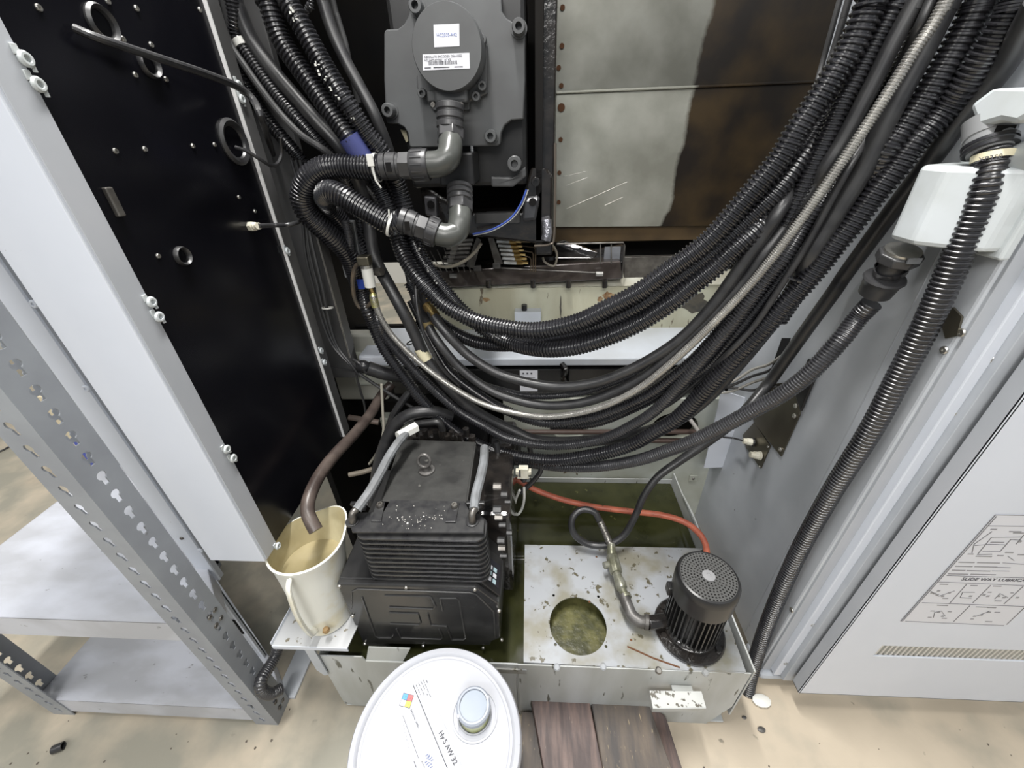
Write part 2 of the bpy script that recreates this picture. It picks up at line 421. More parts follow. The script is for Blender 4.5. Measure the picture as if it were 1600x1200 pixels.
t = thing('shelving_unit', 'grey slotted-post metal shelving unit standing at the far left', 'shelf', (-.95, .58, 0))
shelf_post(-.65, .384, -1, 1, t); shelf_post(-1.258, .384, 1, 1, t); shelf_post(-1.10, .82, -1, -1, t); shelf_post(-1.258, .82, 1, -1, t)
for zt in (.47, .083):
    pl_ = [(-1.255, .3865), (-.6525, .3865), (-.6525, .44), (-.71, .50), (-1.10, .78), (-1.10, .8175), (-1.255, .8175)]
    b = MB(); b.prism([(x, y, zt-.003) for x, y in pl_], (0, 0, .003))
    for k in range(7):
        p = V((*pl_[k], zt-.066)); q = V((*pl_[(k+1) % 7], zt-.066)); n_ = (q-p).cross(V((0, 0, 1))).normalized()*-.0022
        b.prism([p, q, q+V((0, 0, .066)), p+V((0, 0, .066))], n_)
    b.out('shelf_board', shelf_top, t, False, bev=.0008)
boxo('side_apron', (-.6555, .392, .084), (-.6535, .435, .405), shelf_grey, t, bev=0)
for zt in (.47, .083):
    for k in range(2):
        for yy in (.41, .425):
            screw((-.6498, yy, zt-.02-.03*k), (1, 0, 0), .0055, steel_dark, t, 'shelf_bolt')
tag(MB().tube(smooth([P(-40, 730, z=.006), P(-15, 712, z=.006), P(5, 703, z=.006), P(24, 693, z=.006), P(45, 688, z=.006)]), .004, 8).out('cable', rubber), 'black cable lying on the floor behind the shelf', 'cable')
t = thing('storage_crate', 'cream and blue crate on the floor behind shelf post', 'box', (-1.87, 1.35, 0))
boxo('crate_upper', (-1.99, 1.25, .192), (-1.765, 1.45, .421), carton_c, t)
boxo('crate_lower', (-1.99, 1.252, .0), (-1.765, 1.45, .192), carton_b, t)
cable('drain_hose', 'short dark grey ribbed hose bending behind the shelf foot', [P(436, 1004, X=-.625), P(430, 1025, X=-.63), P(419, 1045, X=-.632), P(408, 1063, X=-.632), P(409, 1078, X=-.63), P(424, 1084, X=-.625), P(440, 1076, X=-.615)], .0135, hose_grey, 'hose', seg=14, pitch=.005, depth=.08)

# ------------------------------------------------------------------ inner frame sheet and dark interior
t = thing('inner_frame_sheet', 'dark grey upright sheet with bright edge behind the black panel', 'panel', (-.47, .92, .77))
MB().prism([(-.476, .90, .775), (-.476, .90, 1.13), (-.476, .935, 1.13), (-.476, .935, .795)], (-.003, 0, 0)).out('sheet', dark_grey, t, False)
boxo('bright_edge', (-.4795, .8985, .775), (-.4755, .90, 1.13), steel, t, bev=0)
t = thing('machine_housing', 'matt black machine housing surrounding the servo motor', 'housing', (-.3, 1.4, .9))
boxo('rear_wall', (-.75, 1.42, .88), (.06, 1.44, 1.9), void_black, t)
boxo('left_wall', (-.66, .90, .0), (-.64, 1.42, 1.9), void_black, t)
boxo('left_liner', (-.60, 1.0, .655), (-.52, 1.02, 1.9), dark_grey, t)
boxo('lower_rear_wall', (-.66, 1.30, .0), (.8, 1.32, .69), void_black, t)
boxo('right_column', (.0, 1.08, .98), (.045, 1.42, 1.9), black_oily, t, bev=.004)
boxo('column_edge', (.0, 1.06, 1.02), (.018, 1.08, 1.9), void_black, t, bev=.002)
boxo('right_rear_wall', (.62, 1.45, .88), (1.1, 1.47, 1.9), void_black, t)
boxo('unseen_top_panel', (-.66, .98, 1.88), (.9, 1.5, 1.9), void_black, t)  # unseen, added above the motor to keep the upper interior dark
boxo('centre_rear_wall', (.045, 1.46, .80), (.75, 1.48, 1.9), void_black, t)

# machine bed: ledge, cream face, lower wall
t = thing('machine_bed', 'cream and pale grey cast machine bed behind the hanging hoses', 'machine bed', (.0, 1.1, 0))
boxo('ledge', (-.50, 1.03, .675), (.66, 1.26, .70), ledge_m, t, bev=.004)
MB().prism([(-.36, 1.24, .70), (.66, 1.24, .70), (.66, 1.24, .842), (-.36, 1.24, .842)], (0, .05, 0)).out('cream_face', cream, t, False)
MB().prism([(-.36, 1.235, .843), (.66, 1.235, .843), (.66, 1.275, .872), (-.36, 1.275, .872)], (0, .02, 0)).out('bevelled_rim', mat('rim_paint', (.56, .56, .48), .4, col2=(.40, .38, .30), scale=12), t, False)
b = MB(); hole = lambda cx, cz, r, sz=1: [V((cx+r*math.cos(i*PI/14), 1.03, cz+r*sz*math.sin(i*PI/14))) for i in range(28)]
b.prism([(-.10, 1.03, .0), (.585, 1.03, .0), (.585, 1.03, .56), (-.10, 1.03, .56)], (0, .03, 0), [hole(.107, .452, .062, .8), hole(.437, .452, .072, .8)])
b.out('lower_wall', castwhite, t, False)
boxo('left_stub', (-.56, 1.04, .60), (-.40, 1.10, .70), castwhite, t, bev=.01)
boxo('left_block', (-.50, .985, .70), (-.37, 1.06, .735), white, t, bev=.006)
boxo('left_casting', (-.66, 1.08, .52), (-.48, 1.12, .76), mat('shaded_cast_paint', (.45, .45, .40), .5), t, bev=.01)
boxo('left_rib', (-.52, 1.06, .40), (-.36, 1.10, .46), castwhite, t, bev=.004)
boxo('left_leg', (-.40, 1.06, .20), (-.33, 1.10, .42), castwhite, t, bev=.004)
for X0, X1 in ((-.44, .078), (.098, .47)):
    boxo('cover_plate', (X0, 1.035, .575), (X1, 1.05, .662), black_paint, t, bev=.003)
boxo('recess_back', (-.5, 1.10, .50), (.6, 1.12, .675), void_black, t)
chip_m = mat('bare_cast_patch', (.06, .058, .052), .6, col2=(.10, .09, .07), scale=60); rust_l = mat('rust_drip', (.20, .085, .03), .7, col2=(.34, .24, .13), scale=90)
for (cx_, cy_, rw, rh, m_, n_) in ((1052, 452, 22, 12, chip_m, 'bare_patch'), (1085, 473, 26, 17, chip_m, 'bare_patch'), (1045, 476, 10, 6, chip_m, 'bare_patch'), (950, 462, 13, 7, rust_l, 'rust_patch'), (966, 474, 8, 12, rust_l, 'rust_patch'), (938, 468, 5, 5, rust_l, 'rust_patch'), (876, 480, 1.6, 20, chip_m, 'drip_streak'), (1010, 470, 1.4, 14, chip_m, 'drip_streak'), (760, 468, 7, 4, rust_l, 'rust_patch')):
    k_ = 18; MB().prism([P(cx_+rw*math.cos(2*PI*i/k_)*random.uniform(.55, 1.1), cy_+rh*math.sin(2*PI*i/k_)*random.uniform(.55, 1.1), Y=1.2395) for i in range(k_)], (0, .0006, 0)).out(n_, m_, t, False)
c = P(805, 502, Y=1.24); c2 = P(845, 481, Y=1.24)
boxo('junction_block', (c.x, 1.205, .705), (c2.x, 1.24, c2.z), ledge_m, t, bev=.002)
MB().cyl((-.035, 1.222, c2.z), (-.035, 1.222, c2.z+.018), .009).out('block_knob', black_paint, t)
a = P(812, 579, Y=1.034); e = P(840, 611, Y=1.034)
lab = boxo('name_plate', (a.x, 1.033, e.z), (e.x, 1.035, a.z), paper, t, bev=0)
for i in range(3): boxo('print_mark', (a.x+.008+i*.012, 1.0325, a.z-.012), (a.x+.013+i*.012, 1.0331, a.z-.007), ink, lab, bev=0)
boxo('print_line', (a.x+.006, 1.0325, a.z-.024), (e.x-.008, 1.0331, a.z-.0225), ink, lab, bev=0)
a = P(880, 572, Y=1.0); MB().tube(smooth([P(878, 568, Y=1.03), P(884, 578, Y=1.015), P(880, 590, Y=1.02), P(885, 600, Y=1.03)]), .008, 8).out('crumpled_seal', black_oily, t)
for yy, xx in ((.44, 0), (.405, .01)):
    MB().tube([V((-.38, 1.02, yy)), V((.1, 1.02, yy-.0)), V((.52, 1.02, yy+.004))], .008, 10).out('brown_pipe', mat('brown_pipe', (.07, .045, .037), .4), t)
c = P(1083, 747, Y=1.029); b = MB(); b.box(c+V((-.014, -.003, -.014)), c+V((.014, .0, .014))); b.out('square_boss', castwhite, t, False, bev=.002)
screw(c+V((0, -.003, 0)), (0, -1, 0), .005, steel_dark, t)
c = P(1118, 702, Y=.99); MB().ball(c, .014).out('rubber_bung', rubber, t)
b = MB(); b.tube([P(1193, 655, Y=1.0), P(1212, 672, Y=1.0)], .008, 8)
# white angle bracket at right of bed
t = thing('white_angle_bracket', 'white folded bracket in the corner left of the pillar', 'bracket', (.5, .97, .38))
MB().prism([P(1128, 610, Y=.96), P(1165, 622, Y=.96), P(1168, 650, Y=.96), P(1140, 730, Y=.96), P(1100, 731, Y=.96)], (0, .004, 0)).out('web', white, t, False)
MB().prism([P(1165, 640, Y=.956), P(1172, 645, Y=.956), P(1145, 738, Y=.956), P(1137, 736, Y=.956)], (0, .004, 0)).out('lip', white, t, False)

# slide tray
t = thing('slide_tray', 'oily black slide tray with pipe rail above the cream bed face', 'tray', (.08, 1.24, .87))
pa = P(690, 447, Y=1.22); pb = P(968, 437, Y=1.22)
MB().prism([P(655, 425, Y=1.22), P(970, 408, Y=1.22), P(972, 436, Y=1.22), P(690, 450, Y=1.22)], (0, .06, 0)).out('tray_front', mat('oily_brown_steel', (.10, .085, .08), .25, .4, col2=(.05, .04, .036), scale=18, coat=.4, bump=.3), t, False, bev=.003)
MB().prism([P(700, 410, Y=1.28), P(870, 400, Y=1.28), P(975, 383, Y=1.30), P(975, 410, Y=1.26), P(700, 428, Y=1.26)], (0, .02, .0)).out('tray_bed', black_oily, t, False, bev=.003)
MB().prism([P(866, 380, Y=1.26), P(882, 376, Y=1.26), P(935, 395, Y=1.22), P(930, 404, Y=1.22), P(866, 404, Y=1.22)], (0, .02, 0)).out('gusset', black_oily, t, False, bev=.004)
MB().tube([P(870, 381, Y=1.23), P(974, 379, Y=1.23), P(976, 384, Y=1.23), P(972, 435, Y=1.22)], .0025, 8).out('rail_pipe', steel_dark, t)
for x in (938, 955): MB().tube([P(x, 382, Y=1.23), P(x, 412, Y=1.22)], .002, 8).out('rail_rod', steel_dark, t)
MB().tube([P(770, 418, Y=1.215), P(930, 426, Y=1.215)], .0022, 8).out('guide_pipe', steel_dark, t)
boxo('pale_panel', P(943, 410, Y=1.25), P(970, 385, Y=1.255), mat('grey_panel', (.2, .21, .23), .4), t)
for x in (763, 833, 888, 945): MB().cyl(P(x, 438, Y=1.215), P(x, 449, Y=1.215), .0085, seg=14).out('bolt_head', black_oily, t)
for x, y in ((708, 431), (936, 428)): MB().hexa(P(x-5, y, Y=1.20), P(x+6, y, Y=1.20), .007).out('pipe_nut', steel, t)
tag(MB().prism([P(975, 402, Y=1.26), P(1062, 400, Y=1.26), P(1062, 438, Y=1.26), P(975, 438, Y=1.26)], (0, .02, 0)).out('slide_rail', steel_dark, smooth=False, bev=.002), 'grey steel slide rail right of the oily tray', 'rail')

# stainless telescopic cover
t = thing('way_cover', 'stained stainless steel telescopic way cover, two overlapping sheets', 'way cover', (.35, 1.33, 1.0))
a = P(866, 355, Y=1.32); zt = P(875, 147, Y=1.32).z
MB().prism([(a.x-.004, 1.32, a.z), (.70, 1.32, a.z-.01), (.74, 1.32, zt), (a.x-.004, 1.32, zt)], (0, .012, 0)).out('lower_sheet', ss, t, False, bev=.002)
boxo('folded_edge', (a.x-.004, 1.312, zt), (.72, 1.326, zt+.006), ss, t, bev=.002)
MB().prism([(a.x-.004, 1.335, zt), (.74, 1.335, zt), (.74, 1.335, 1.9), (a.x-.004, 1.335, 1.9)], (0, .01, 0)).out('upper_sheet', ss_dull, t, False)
boxo('under_lip', (a.x-.004, 1.335, a.z-.05), (.70, 1.345, a.z), mat('brown_sheet', (.06, .042, .025), .4, .3, col2=(.12, .08, .04), scale=8), t)
for q in ((879, 12), (878, 72), (873, 106), (877, 134), (877, 168), (876, 218), (874, 270), (873, 316)):
    c = P(*q, Y=1.318 if q[1] > 150 else 1.333)
    MB().cyl(c, c+V((0, -.003, 0)), .006 if q[1] != 168 else .010, seg=9).out('rusty_rivet', rust_m, t)
for (x0, y0, x1, y1) in ((886, 326, 980, 284), (945, 321, 973, 308), (885, 290, 918, 277), (880, 276, 915, 268)):
    MB().tube([P(x0, y0, Y=1.3197), P(x1, y1, Y=1.3197)], .0005, 5).out('scratch', steel, t)

# ------------------------------------------------------------------ servo motor
YM = 1.0
Z3 = lambda x, y, Y=YM: P(560+x/4, y/4, Y=Y)
t = thing('servo_motor', 'dark grey square servo motor with round encoder cap and white labels', 'motor', Z3(600, 900))
pl = [(335, -60), (325, 60), (310, 105), (285, 150), (250, 178), (172, 184), (160, 200), (160, 500), (172, 760), (185, 772), (240, 772), (285, 795), (308, 830), (318, 912), (330, 922), (870, 912), (886, 900), (892, 830), (915, 782), (955, 752), (1032, 745), (1042, 500), (1040, 152), (985, 150), (925, 112), (897, 70), (890, -60)]
MB().prism([Z3(*q) for q in pl], (0, .035, 0)).out('flange', motor_m, t, True, bev=.0025)
boxo('motor_body', Z3(335, 1180, 1.04), Z3(1043, -200, 1.04)+V((0, .3, 0)), motor_dark, t, bev=.01)
boxo('lower_socket', P(688, 292, Y=.935), P(738, 238, Y=.935)+V((0, .1, 0)), motor_dark, t, bev=.004)
for q in ((362, 40), (1002, 170), (190, 690), (827, 850)):
    c = Z3(*q, .985); MB().lathe(c+V((0, .016, 0)), (0, -1, 0), [(.0155, 0), (.0155, .004)], 20).out('washer', motor_m, t)
    socket_bolt(c+V((0, .016, 0)), (0, -1, 0), .0125, .028, motor_m, t)
cc = Z3(580, 335, .955); cr = .5*(Z3(770, 335, .935)-Z3(335, 335, .935)).x
capc = Z3(553, 300, .935)
MB().lathe((capc.x, 1.0, capc.z), (0, -1, 0), [(cr*1.03, 0), (cr*1.03, .055), (cr*1.0, .064), (cr*.985, .066)], 56).out('encoder_cap', motor_m, t)
# base bracket of cap
MB().prism([Z3(370, 480), Z3(375, 555), Z3(440, 640), Z3(470, 690), Z3(700, 690), Z3(700, 640), Z3(810, 590), Z3(812, 290), Z3(770, 240)], (0, -.012, 0)).out('cap_base', motor_m, t, False, bev=.003)
for q in ((405, 585), (740, 605), (778, 540), (776, 255)):
    c = Z3(*q, .988); socket_bolt(c, (0, -1, 0), .0085, .016, motor_m, t)
fy = 1.0-.0662
def on_cap(x, y): return P(560+x/4, y/4, Y=fy)
def label(x0, y0, x1, y1, x2, y2, x3, y3, name):
    return MB().prism([on_cap(x0, y0), on_cap(x1, y1), on_cap(x2, y2), on_cap(x3, y3)], (0, -.0004, 0)).out(name, paper, t, False)
l1 = label(470, 155, 630, 148, 632, 288, 474, 296, 'square_label')
u = (on_cap(600, 222)-on_cap(490, 226)); vv = V((0, 0, 1))
text('HC203S-A42', .0068, on_cap(490, 231)+V((0, -.0006, 0)), u, vv, mat('blue_ink', (.15, .2, .42), .6), l1)
l2 = label(402, 340, 694, 330, 696, 428, 404, 440, 'barcode_label')
u = on_cap(690, 350)-on_cap(410, 360)
text('ABSOLUTE ENCODER OSA105S3', .0049, on_cap(411, 364)+V((0, -.0006, 0)), u, vv, ink, l2)
text('NO.JA4YU4YFARJ   A1 H2', .0044, on_cap(413, 384)+V((0, -.0006, 0)), u, vv, ink, l2)
bb = MB(); x = 0
o0 = on_cap(440, 408); un = u.normalized(); 
while x < .052:
    w = random.choice((.0005, .0008, .0013)); p = o0+un*x+V((0, -.0006, 0))
    bb.prism([p, p+un*w, p+un*w+V((0, 0, .0055)), p+V((0, 0, .0055))], (0, -.0001, 0)); x += w+random.choice((.0005, .0009))
bb.out('barcode', ink, l2, False)
for k, (xx, ln) in enumerate(((414, .012), (470, .03), (600, .016))):
    p = on_cap(xx, 428-(xx-414)*.035)+V((0, -.0006, 0)); MB().prism([p, p+un*ln, p+un*ln+V((0, 0, .0014)), p+V((0, 0, .0014))], (0, -.0001, 0)).out('print_line', ink, l2, False)
# triangle warning sign behind
c = Z3(275, 810, 1.03); MB().prism([Z3(262, 808, 1.036), Z3(300, 815, 1.036), Z3(312, 880, 1.036), Z3(300, 890, 1.036)], (0, -.001, 0)).out('warning_sticker', tag_cream, t, False)


# connector housing below cap and upper elbow
def collar(parent, a, b, r, n, mt):
    a = V(a); b = V(b); L = (b-a).length; pr = []
    for i in range(n):
        h = L*i/n; q = L/n
        pr += [(r*.90, h), (r, h+q*.15), (r, h+q*.7), (r*.90, h+q*.85)]
    pr.append((r*.9, L)); return MB().lathe(a, b-a, pr, 32).out('ribbed_collar', mt, parent)


YE = .90
boxo('connector_housing', Z3(475, 650, .955), Z3(668, 530, .94)+V((0, .05, 0)), motor_m, t, bev=.006)
boxo('connector_plate', Z3(440, 640, .985)+V((0, -.012, 0)), Z3(680, 560, .985), motor_m, t, bev=.003)
for q in ((465, 655), (642, 655)): screw(Z3(*q, .94), (0, -1, 0), .005, steel_dark, t)


def elbow_assembly(label_, pts, r, fit_pts, collar_pts, group):
    e = thing('conduit_elbow', label_, 'elbow fitting', pts[1], group)
    collar(e, collar_pts[0], collar_pts[1], r*1.0, 3, fitting_m)
    MB().hexa(collar_pts[1], collar_pts[2], r*1.03).out('hex_nut', fitting_m, e, bev=.002)
    pp = smooth(pts, 8)
    MB().tube(pp, r*.86, 28).out('elbow_bend', mat('elbow_grey_'+str(int(r*1e5)), (.088, .092, .086), .28, col2=(.062, .065, .060), scale=16, bump=.15, bscale=70), e)
    a, b_, c_, d_ = fit_pts
    # knurled union nut
    bm_ = MB(); ax = (b_-a).normalized(); Ln = (b_-a).length
    bm_.lathe(a, ax, [(r*1.0, 0), (r*1.04, Ln*.06), (r*1.04, Ln*.9), (r*.96, Ln)], 32)
    bm_.out('union_nut', fitting_m, e)
    u_ = ax.orthogonal().normalized(); w_ = ax.cross(u_); kb = MB()
    for i in range(14):
        an = 2*PI*i/14; n_ = u_*math.cos(an)+w_*math.sin(an); tt = ax.cross(n_)
        M_ = Matrix(((ax.x, n_.x, tt.x, 0), (ax.y, n_.y, tt.y, 0), (ax.z, n_.z, tt.z, 0), (0, 0, 0, 1))); M_.translation = a+n_*r*1.04
        kb.box((Ln*.25, -.001, -.0013), (Ln*.85, .0012, .0013), M_)
    kb.out('knurl', fitting_m, e, False)
    MB().hexa(b_, b_.lerp(c_, .45), r*.92).out('hex_section', fitting_m, e, bev=.001)
    MB().lathe(b_.lerp(c_, .45), c_-b_, [(r*.8, 0), (r*.8, (c_-b_).length*.1), (r*.9, (c_-b_).length*.12), (r*.9, (c_-b_).length*.5), (r*.8, (c_-b_).length*.55)], 28).out('clamp_body', fitting_m, e)
    wdw = MB(); q = b_.lerp(c_, .72); wdw.box(q+V((-.008, -r*.93, -.008)), q+V((.002, -r*.8, .008))); wdw.out('clamp_window', void_black, e, False)
    MB().cyl(c_, d_, r*.88, seg=28).out('clamp_ring', fitting_m, e)
    return e


R1 = .0275
elbow_assembly('upper dark grey conduit elbow plugged in below the encoder cap',
               [Z3(575, 880, .915), Z3(575, 920, .90), Z3(560, 985, .885), Z3(510, 1022, .88), Z3(440, 1030, .88)], R1*.98,
               [Z3(440, 1030, .88), Z3(330, 1035, .88), Z3(180, 1040, .88), Z3(150, 1042, .88)],
               [Z3(572, 650, .94), Z3(575, 815, .93), Z3(575, 885, .915)], 'conduit elbows on the motor')
t2 = lambda x, y, Y=.88: P(560+x/3.636, 240+y/3.636, Y=Y)
elbow_assembly('lower dark grey conduit elbow bent left under the motor',
               [t2(577, 330, .885), t2(577, 380, .87), t2(560, 440, .86), t2(510, 465, .85), t2(450, 455, .85)], R1*.98,
               [t2(450, 455, .85), t2(390, 430, .85), t2(270, 385, .85), t2(240, 375, .85)],
               [t2(575, 190, .92), t2(577, 280, .90), t2(577, 335, .885)], 'conduit elbows on the motor')
# conduits
cable('corrugated_conduit', 'upper corrugated conduit curling left from the upper elbow', [Z3(165, 1041, .88), P(590, 262, Y=.88), P(560, 261, Y=.88), P(530, 260, Y=.88), P(503, 264, Y=.875), P(482, 280, Y=.87), P(471, 305, Y=.87), P(478, 330, Y=.875), P(498, 352, Y=.885), P(520, 372, Y=.90), P(545, 400, Y=.92), P(560, 440, Y=.93), P(572, 480, Y=.93)], .0225, hose_black, 'hose', 'conduits leaving the motor', 18, .0062, .14)
cable('corrugated_conduit', 'lower corrugated conduit curling left from the lower elbow', [t2(250, 378, .85), P(612, 350, Y=.85), P(588, 338, Y=.85), P(562, 323, Y=.85), P(535, 307, Y=.852), P(514, 299, Y=.865), P(503, 306, Y=.90), P(512, 325, Y=.93), P(535, 350, Y=.95), P(560, 385, Y=.955), P(580, 430, Y=.955)], .0225, hose_black, 'hose', 'conduits leaving the motor', 18, .0062, .14)


def tie(label_, c, ax, r, mt, w=.0035, tail=None, cat='cable tie', tab=None):
    c = V(c); ax = V(ax).normalized()
    e = thing('cable_tie', label_, cat, c)
    MB().lathe(c-ax*w/2, ax, [(r, 0), (r+.0018, 0), (r+.0018, w), (r, w)], 28, cap=False).out('band', mt, e)
    if tail is not None:
        MB().tube([V(x) for x in tail], .0018, 6).out('tail', mt, e)
    if tab is not None:
        a_, b_, mm = tab; boxo('tag', a_, b_, mm, e, bev=.0005)
    return e


c = P(589, 262, Y=.88); tie('white cable tie with tag on the upper motor conduit', c, (1, 0, 0), .0235, tie_white, .005, [c+V((0, -.024, -.005)), c+V((.002, -.026, -.02)), c+V((.008, -.02, -.034))], tab=(c+V((-.007, -.028, .004)), c+V((.005, -.024, .024)), tie_white))
c = P(612, 350, Y=.85); dd = P(640, 362, Y=.85)-c; tie('white cable tie on the lower motor conduit', c, dd, .0235, tie_white, .005, [c+V((.004, -.02, .014)), c+V((.006, -.02, .03))])

# motor mount casting
t = thing('motor_mount', 'glossy oily black cast mount under the servo motor', 'bracket', P(770, 400, Y=1.1))
Z4 = lambda x, y, Y=1.06: P(560+x/3.636, 240+y/3.636, Y=Y)
MB().prism([Z4(340, 150), Z4(470, 240), Z4(640, 335), Z4(930, 335), Z4(930, 250), Z4(980, 80), Z4(1075, 85), Z4(1105, 130), Z4(1100, 500), Z4(1080, 520), Z4(640, 470), Z4(370, 360)], (0, .10, 0)).out('casting', black_oily, t, False, bev=.006)
MB().prism([Z4(370, 240, 1.04), Z4(440, 245, 1.04), Z4(445, 370, 1.04), Z4(380, 350, 1.04)], (0, .04, 0)).out('left_lug', mat('grey_oily', (.12, .12, .13), .25, .3), t, False, bev=.004)
MB().prism([Z4(935, 250, 1.04), Z4(1035, 240, 1.04), Z4(1010, 385, 1.04), Z4(930, 390, 1.04)], (0, .03, 0)).out('right_lug', mat('wet_grey', (.075, .075, .08), .12, .4, coat=.7), t, False, bev=.008)
MB().prism([Z4(660, 340, 1.05), Z4(920, 335, 1.05), Z4(920, 395, 1.05), Z4(660, 400, 1.05)], (0, .03, 0)).out('rib', mat('dusty_black', (.05, .05, .05), .5), t, False, bev=.004)
MB().prism([Z4(750, 130, 1.03), Z4(880, 135, 1.03), Z4(950, 70, 1.03), Z4(955, 130, 1.03), Z4(880, 190, 1.03), Z4(755, 190, 1.03)], (0, .05, 0)).out('corner_lug', motor_m, t, False, bev=.004)
socket_bolt(Z4(888, 55, 1.02), (0, -1, 0), .0155, .02, motor_m, t)
socket_bolt(Z4(1006, 158, 1.05), (0, -1, 0), .010, .012, black_oily, t)
for q in ((412, 290), (990, 275)):
    c = Z4(*q, 1.039); MB().cyl(c, c+V((0, -.002, 0)), .009).out('bolt_hole', void_black, t)
for q in ((1070, 400),):
    MB().tube([Z4(1068, 380, 1.05), Z4(1075, 450, 1.04), Z4(1065, 490, 1.04)], .013, 12).out('weld_bead', mat('wet_weld', (.3, .3, .33), .18, .8, bump=1, bscale=200), t)
MB().tube(smooth([Z4(1118, -60, 1.04), Z4(1118, 200, 1.04), Z4(1112, 470, 1.04), Z4(1085, 515, 1.04), Z4(1000, 525, 1.05)]), .003, 8).out('edge_pipe', mat('brownish_pipe', (.2, .17, .14), .3, .6), t)
cable('blue_wire', 'thin blue and white wires curving under the motor', [Z4(955, 205, 1.02), Z4(920, 290, 1.02), Z4(860, 370, 1.02), Z4(760, 430, 1.02), Z4(650, 458, 1.02)], .0022, blue_wire, 'wire', seg=8)
cable('wire', 'thin white wire beside the blue wire under the motor', [Z4(965, 205, 1.022), Z4(928, 298, 1.022), Z4(866, 376, 1.022), Z4(764, 438, 1.022), Z4(655, 466, 1.022)], .0012, tie_white, 'wire', seg=6)
cable('wire', 'grey corrugated wire hanging beside the lower elbow', [P(737, 228, Y=.97), P(739, 262, Y=.965), P(735, 285, Y=.96)], .0035, grey_hose, 'wire', seg=10, pitch=.004)

# lubrication manifold: two banks of valves
for k, (bx, by, dx, lab_) in enumerate(((772, 374, 1, 'right bank of silver and brass lubrication valves'), (742, 378, -1, 'left bank of silver lubrication valves behind the elbow'))):
    t = thing('valve_manifold', lab_, 'valve block', P(bx, by+40, Y=1.17))
    MB().prism([P(bx-10*dx, by-3, Y=1.17), P(bx-3*dx, by-8, Y=1.17), P(bx+14*dx, by+38, Y=1.17), P(bx+2*dx, by+42, Y=1.17)], (0, .01, 0)).out('mounting_plate', steel_dark, t, False, bev=.001)
    for i in range(7):
        x0 = bx+dx*(2+i*2.2); y = by+i*6.6-4; a0 = P(x0, y, Y=1.165)
        a1 = P(x0+dx*20, y+1, Y=1.165); a2 = P(x0+dx*30, y+1, Y=1.165); a3 = P(x0+dx*38, y+1, Y=1.165)
        MB().cyl(a0, a1, .0056, seg=10).out('valve_body', steel if k == 0 else steel_dark, t)
        MB().hexa(a1, a2, .0062).out('valve_nut', brass if k == 0 else steel, t)
        MB().cyl(a2, a3, .0042, seg=10).out('valve_tip', brass if k == 0 else steel_dark, t)
    boxo('manifold_foot', P(bx-2, by+46, Y=1.165), P(bx+10, by+36, Y=1.175), iron, t)
    if k == 0:
        for i in range(4):
            MB().tube([P(812+i*3, 378+i*5, Y=1.16), P(862-i*7, 378+i*6, Y=1.16), P(864-i*7, 384+i*6, Y=1.16), P(864-i*7, 392+i*4, Y=1.16)] if i < 1 else [P(812+i*3, 376+i*8, Y=1.16), P(838-i*3.4, 378+i*8, Y=1.16), P(840-i*3.4, 382+i*8, Y=1.16), P(840-i*3.6, 424, Y=1.16)], .0019, 8).out('feed_pipe', mat('copper_brown', (.22, .17, .12), .3, .8), t)
        MB().tube(smooth([P(812, 370, Y=1.15), P(835, 371, Y=1.15), P(858, 378, Y=1.15), P(870, 396, Y=1.15), P(866, 415, Y=1.15), P(852, 410, Y=1.15), P(848, 402, Y=1.15)]), .003, 8).out('nylon_line', mat('nylon', (.28, .25, .2), .4), t)
    else:
        for i in range(6):
            MB().tube([P(672+i*11, 392-i*2, Y=1.17), P(690+i*9, 425, Y=1.17)], .0019, 6).out('feed_pipe', steel_dark, t)
cable('nylon_hose', 'pale bent nylon hose crossing below the lower elbow', [P(672, 412, Y=1.12), P(700, 417, Y=1.12), P(725, 408, Y=1.12), P(742, 394, Y=1.12), P(752, 380, Y=1.12)], .0042, mat('nylon_pale', (.42, .38, .30), .3), 'hose', seg=10)

# ------------------------------------------------------------------ hanging hoses
XL = .555


def hose(label_, pts, r, mt, off=0, pitch=0, depth=.18, seg=16, name='corrugated_hose', group='hoses of the hanging bundle', cat='hose', duty=.5):
    pp = []
    for q in pts:
        o = q[2] if len(q) > 2 else off
        pp.append(P(q[0], q[1], a=.80+o, xl=XL-(r(.9) if callable(r) else r)))
    if pts[0][1] < 0: pp.insert(0, pp[0]+(pp[0]-pp[1]).normalized()*.12+V((0, 0, .16)))
    if pts[-1][1] < 0: pp.append(pp[-1]+(pp[-1]-pp[-2]).normalized()*.12+V((0, 0, .16)))
    o = MB().tube(smooth(pp, 10), r, seg, pitch, depth, duty).out(name, mt)
    return tag(o, label_, cat, group)


hose('large ribbed hose on top of the bundle, wrapped in blue tape beside the motor conduit',
     [(405, -25), (418, 0), (440, 62), (480, 122), (522, 182), (550, 222), (575, 262, .03), (598, 305, .04), (615, 350, .04), (630, 396, .02), (655, 436), (690, 472), (740, 500), (790, 512), (840, 516), (900, 504), (950, 481), (1000, 455), (1040, 426), (1080, 398), (1115, 369), (1165, 312), (1217, 250), (1245, 205), (1280, 154), (1307, 112), (1331, 72), (1357, 13), (1370, -25)], .0185, hose_black, 0, .0072)
hose('ribbed hose tucked directly under the topmost hose at the right',
     [(640, 440, .07), (670, 488, .07), (710, 520, .06), (755, 537, .055), (810, 538, .05), (860, 528, .045), (900, 520, .04), (950, 502, .02), (1000, 478, .01), (1040, 448), (1080, 420), (1115, 392), (1165, 347), (1210, 303), (1250, 250, .02), (1285, 195, .04), (1320, 130, .05), (1360, 50, .05), (1385, -20, .05)], .0165, hose_black, .01, .0066)
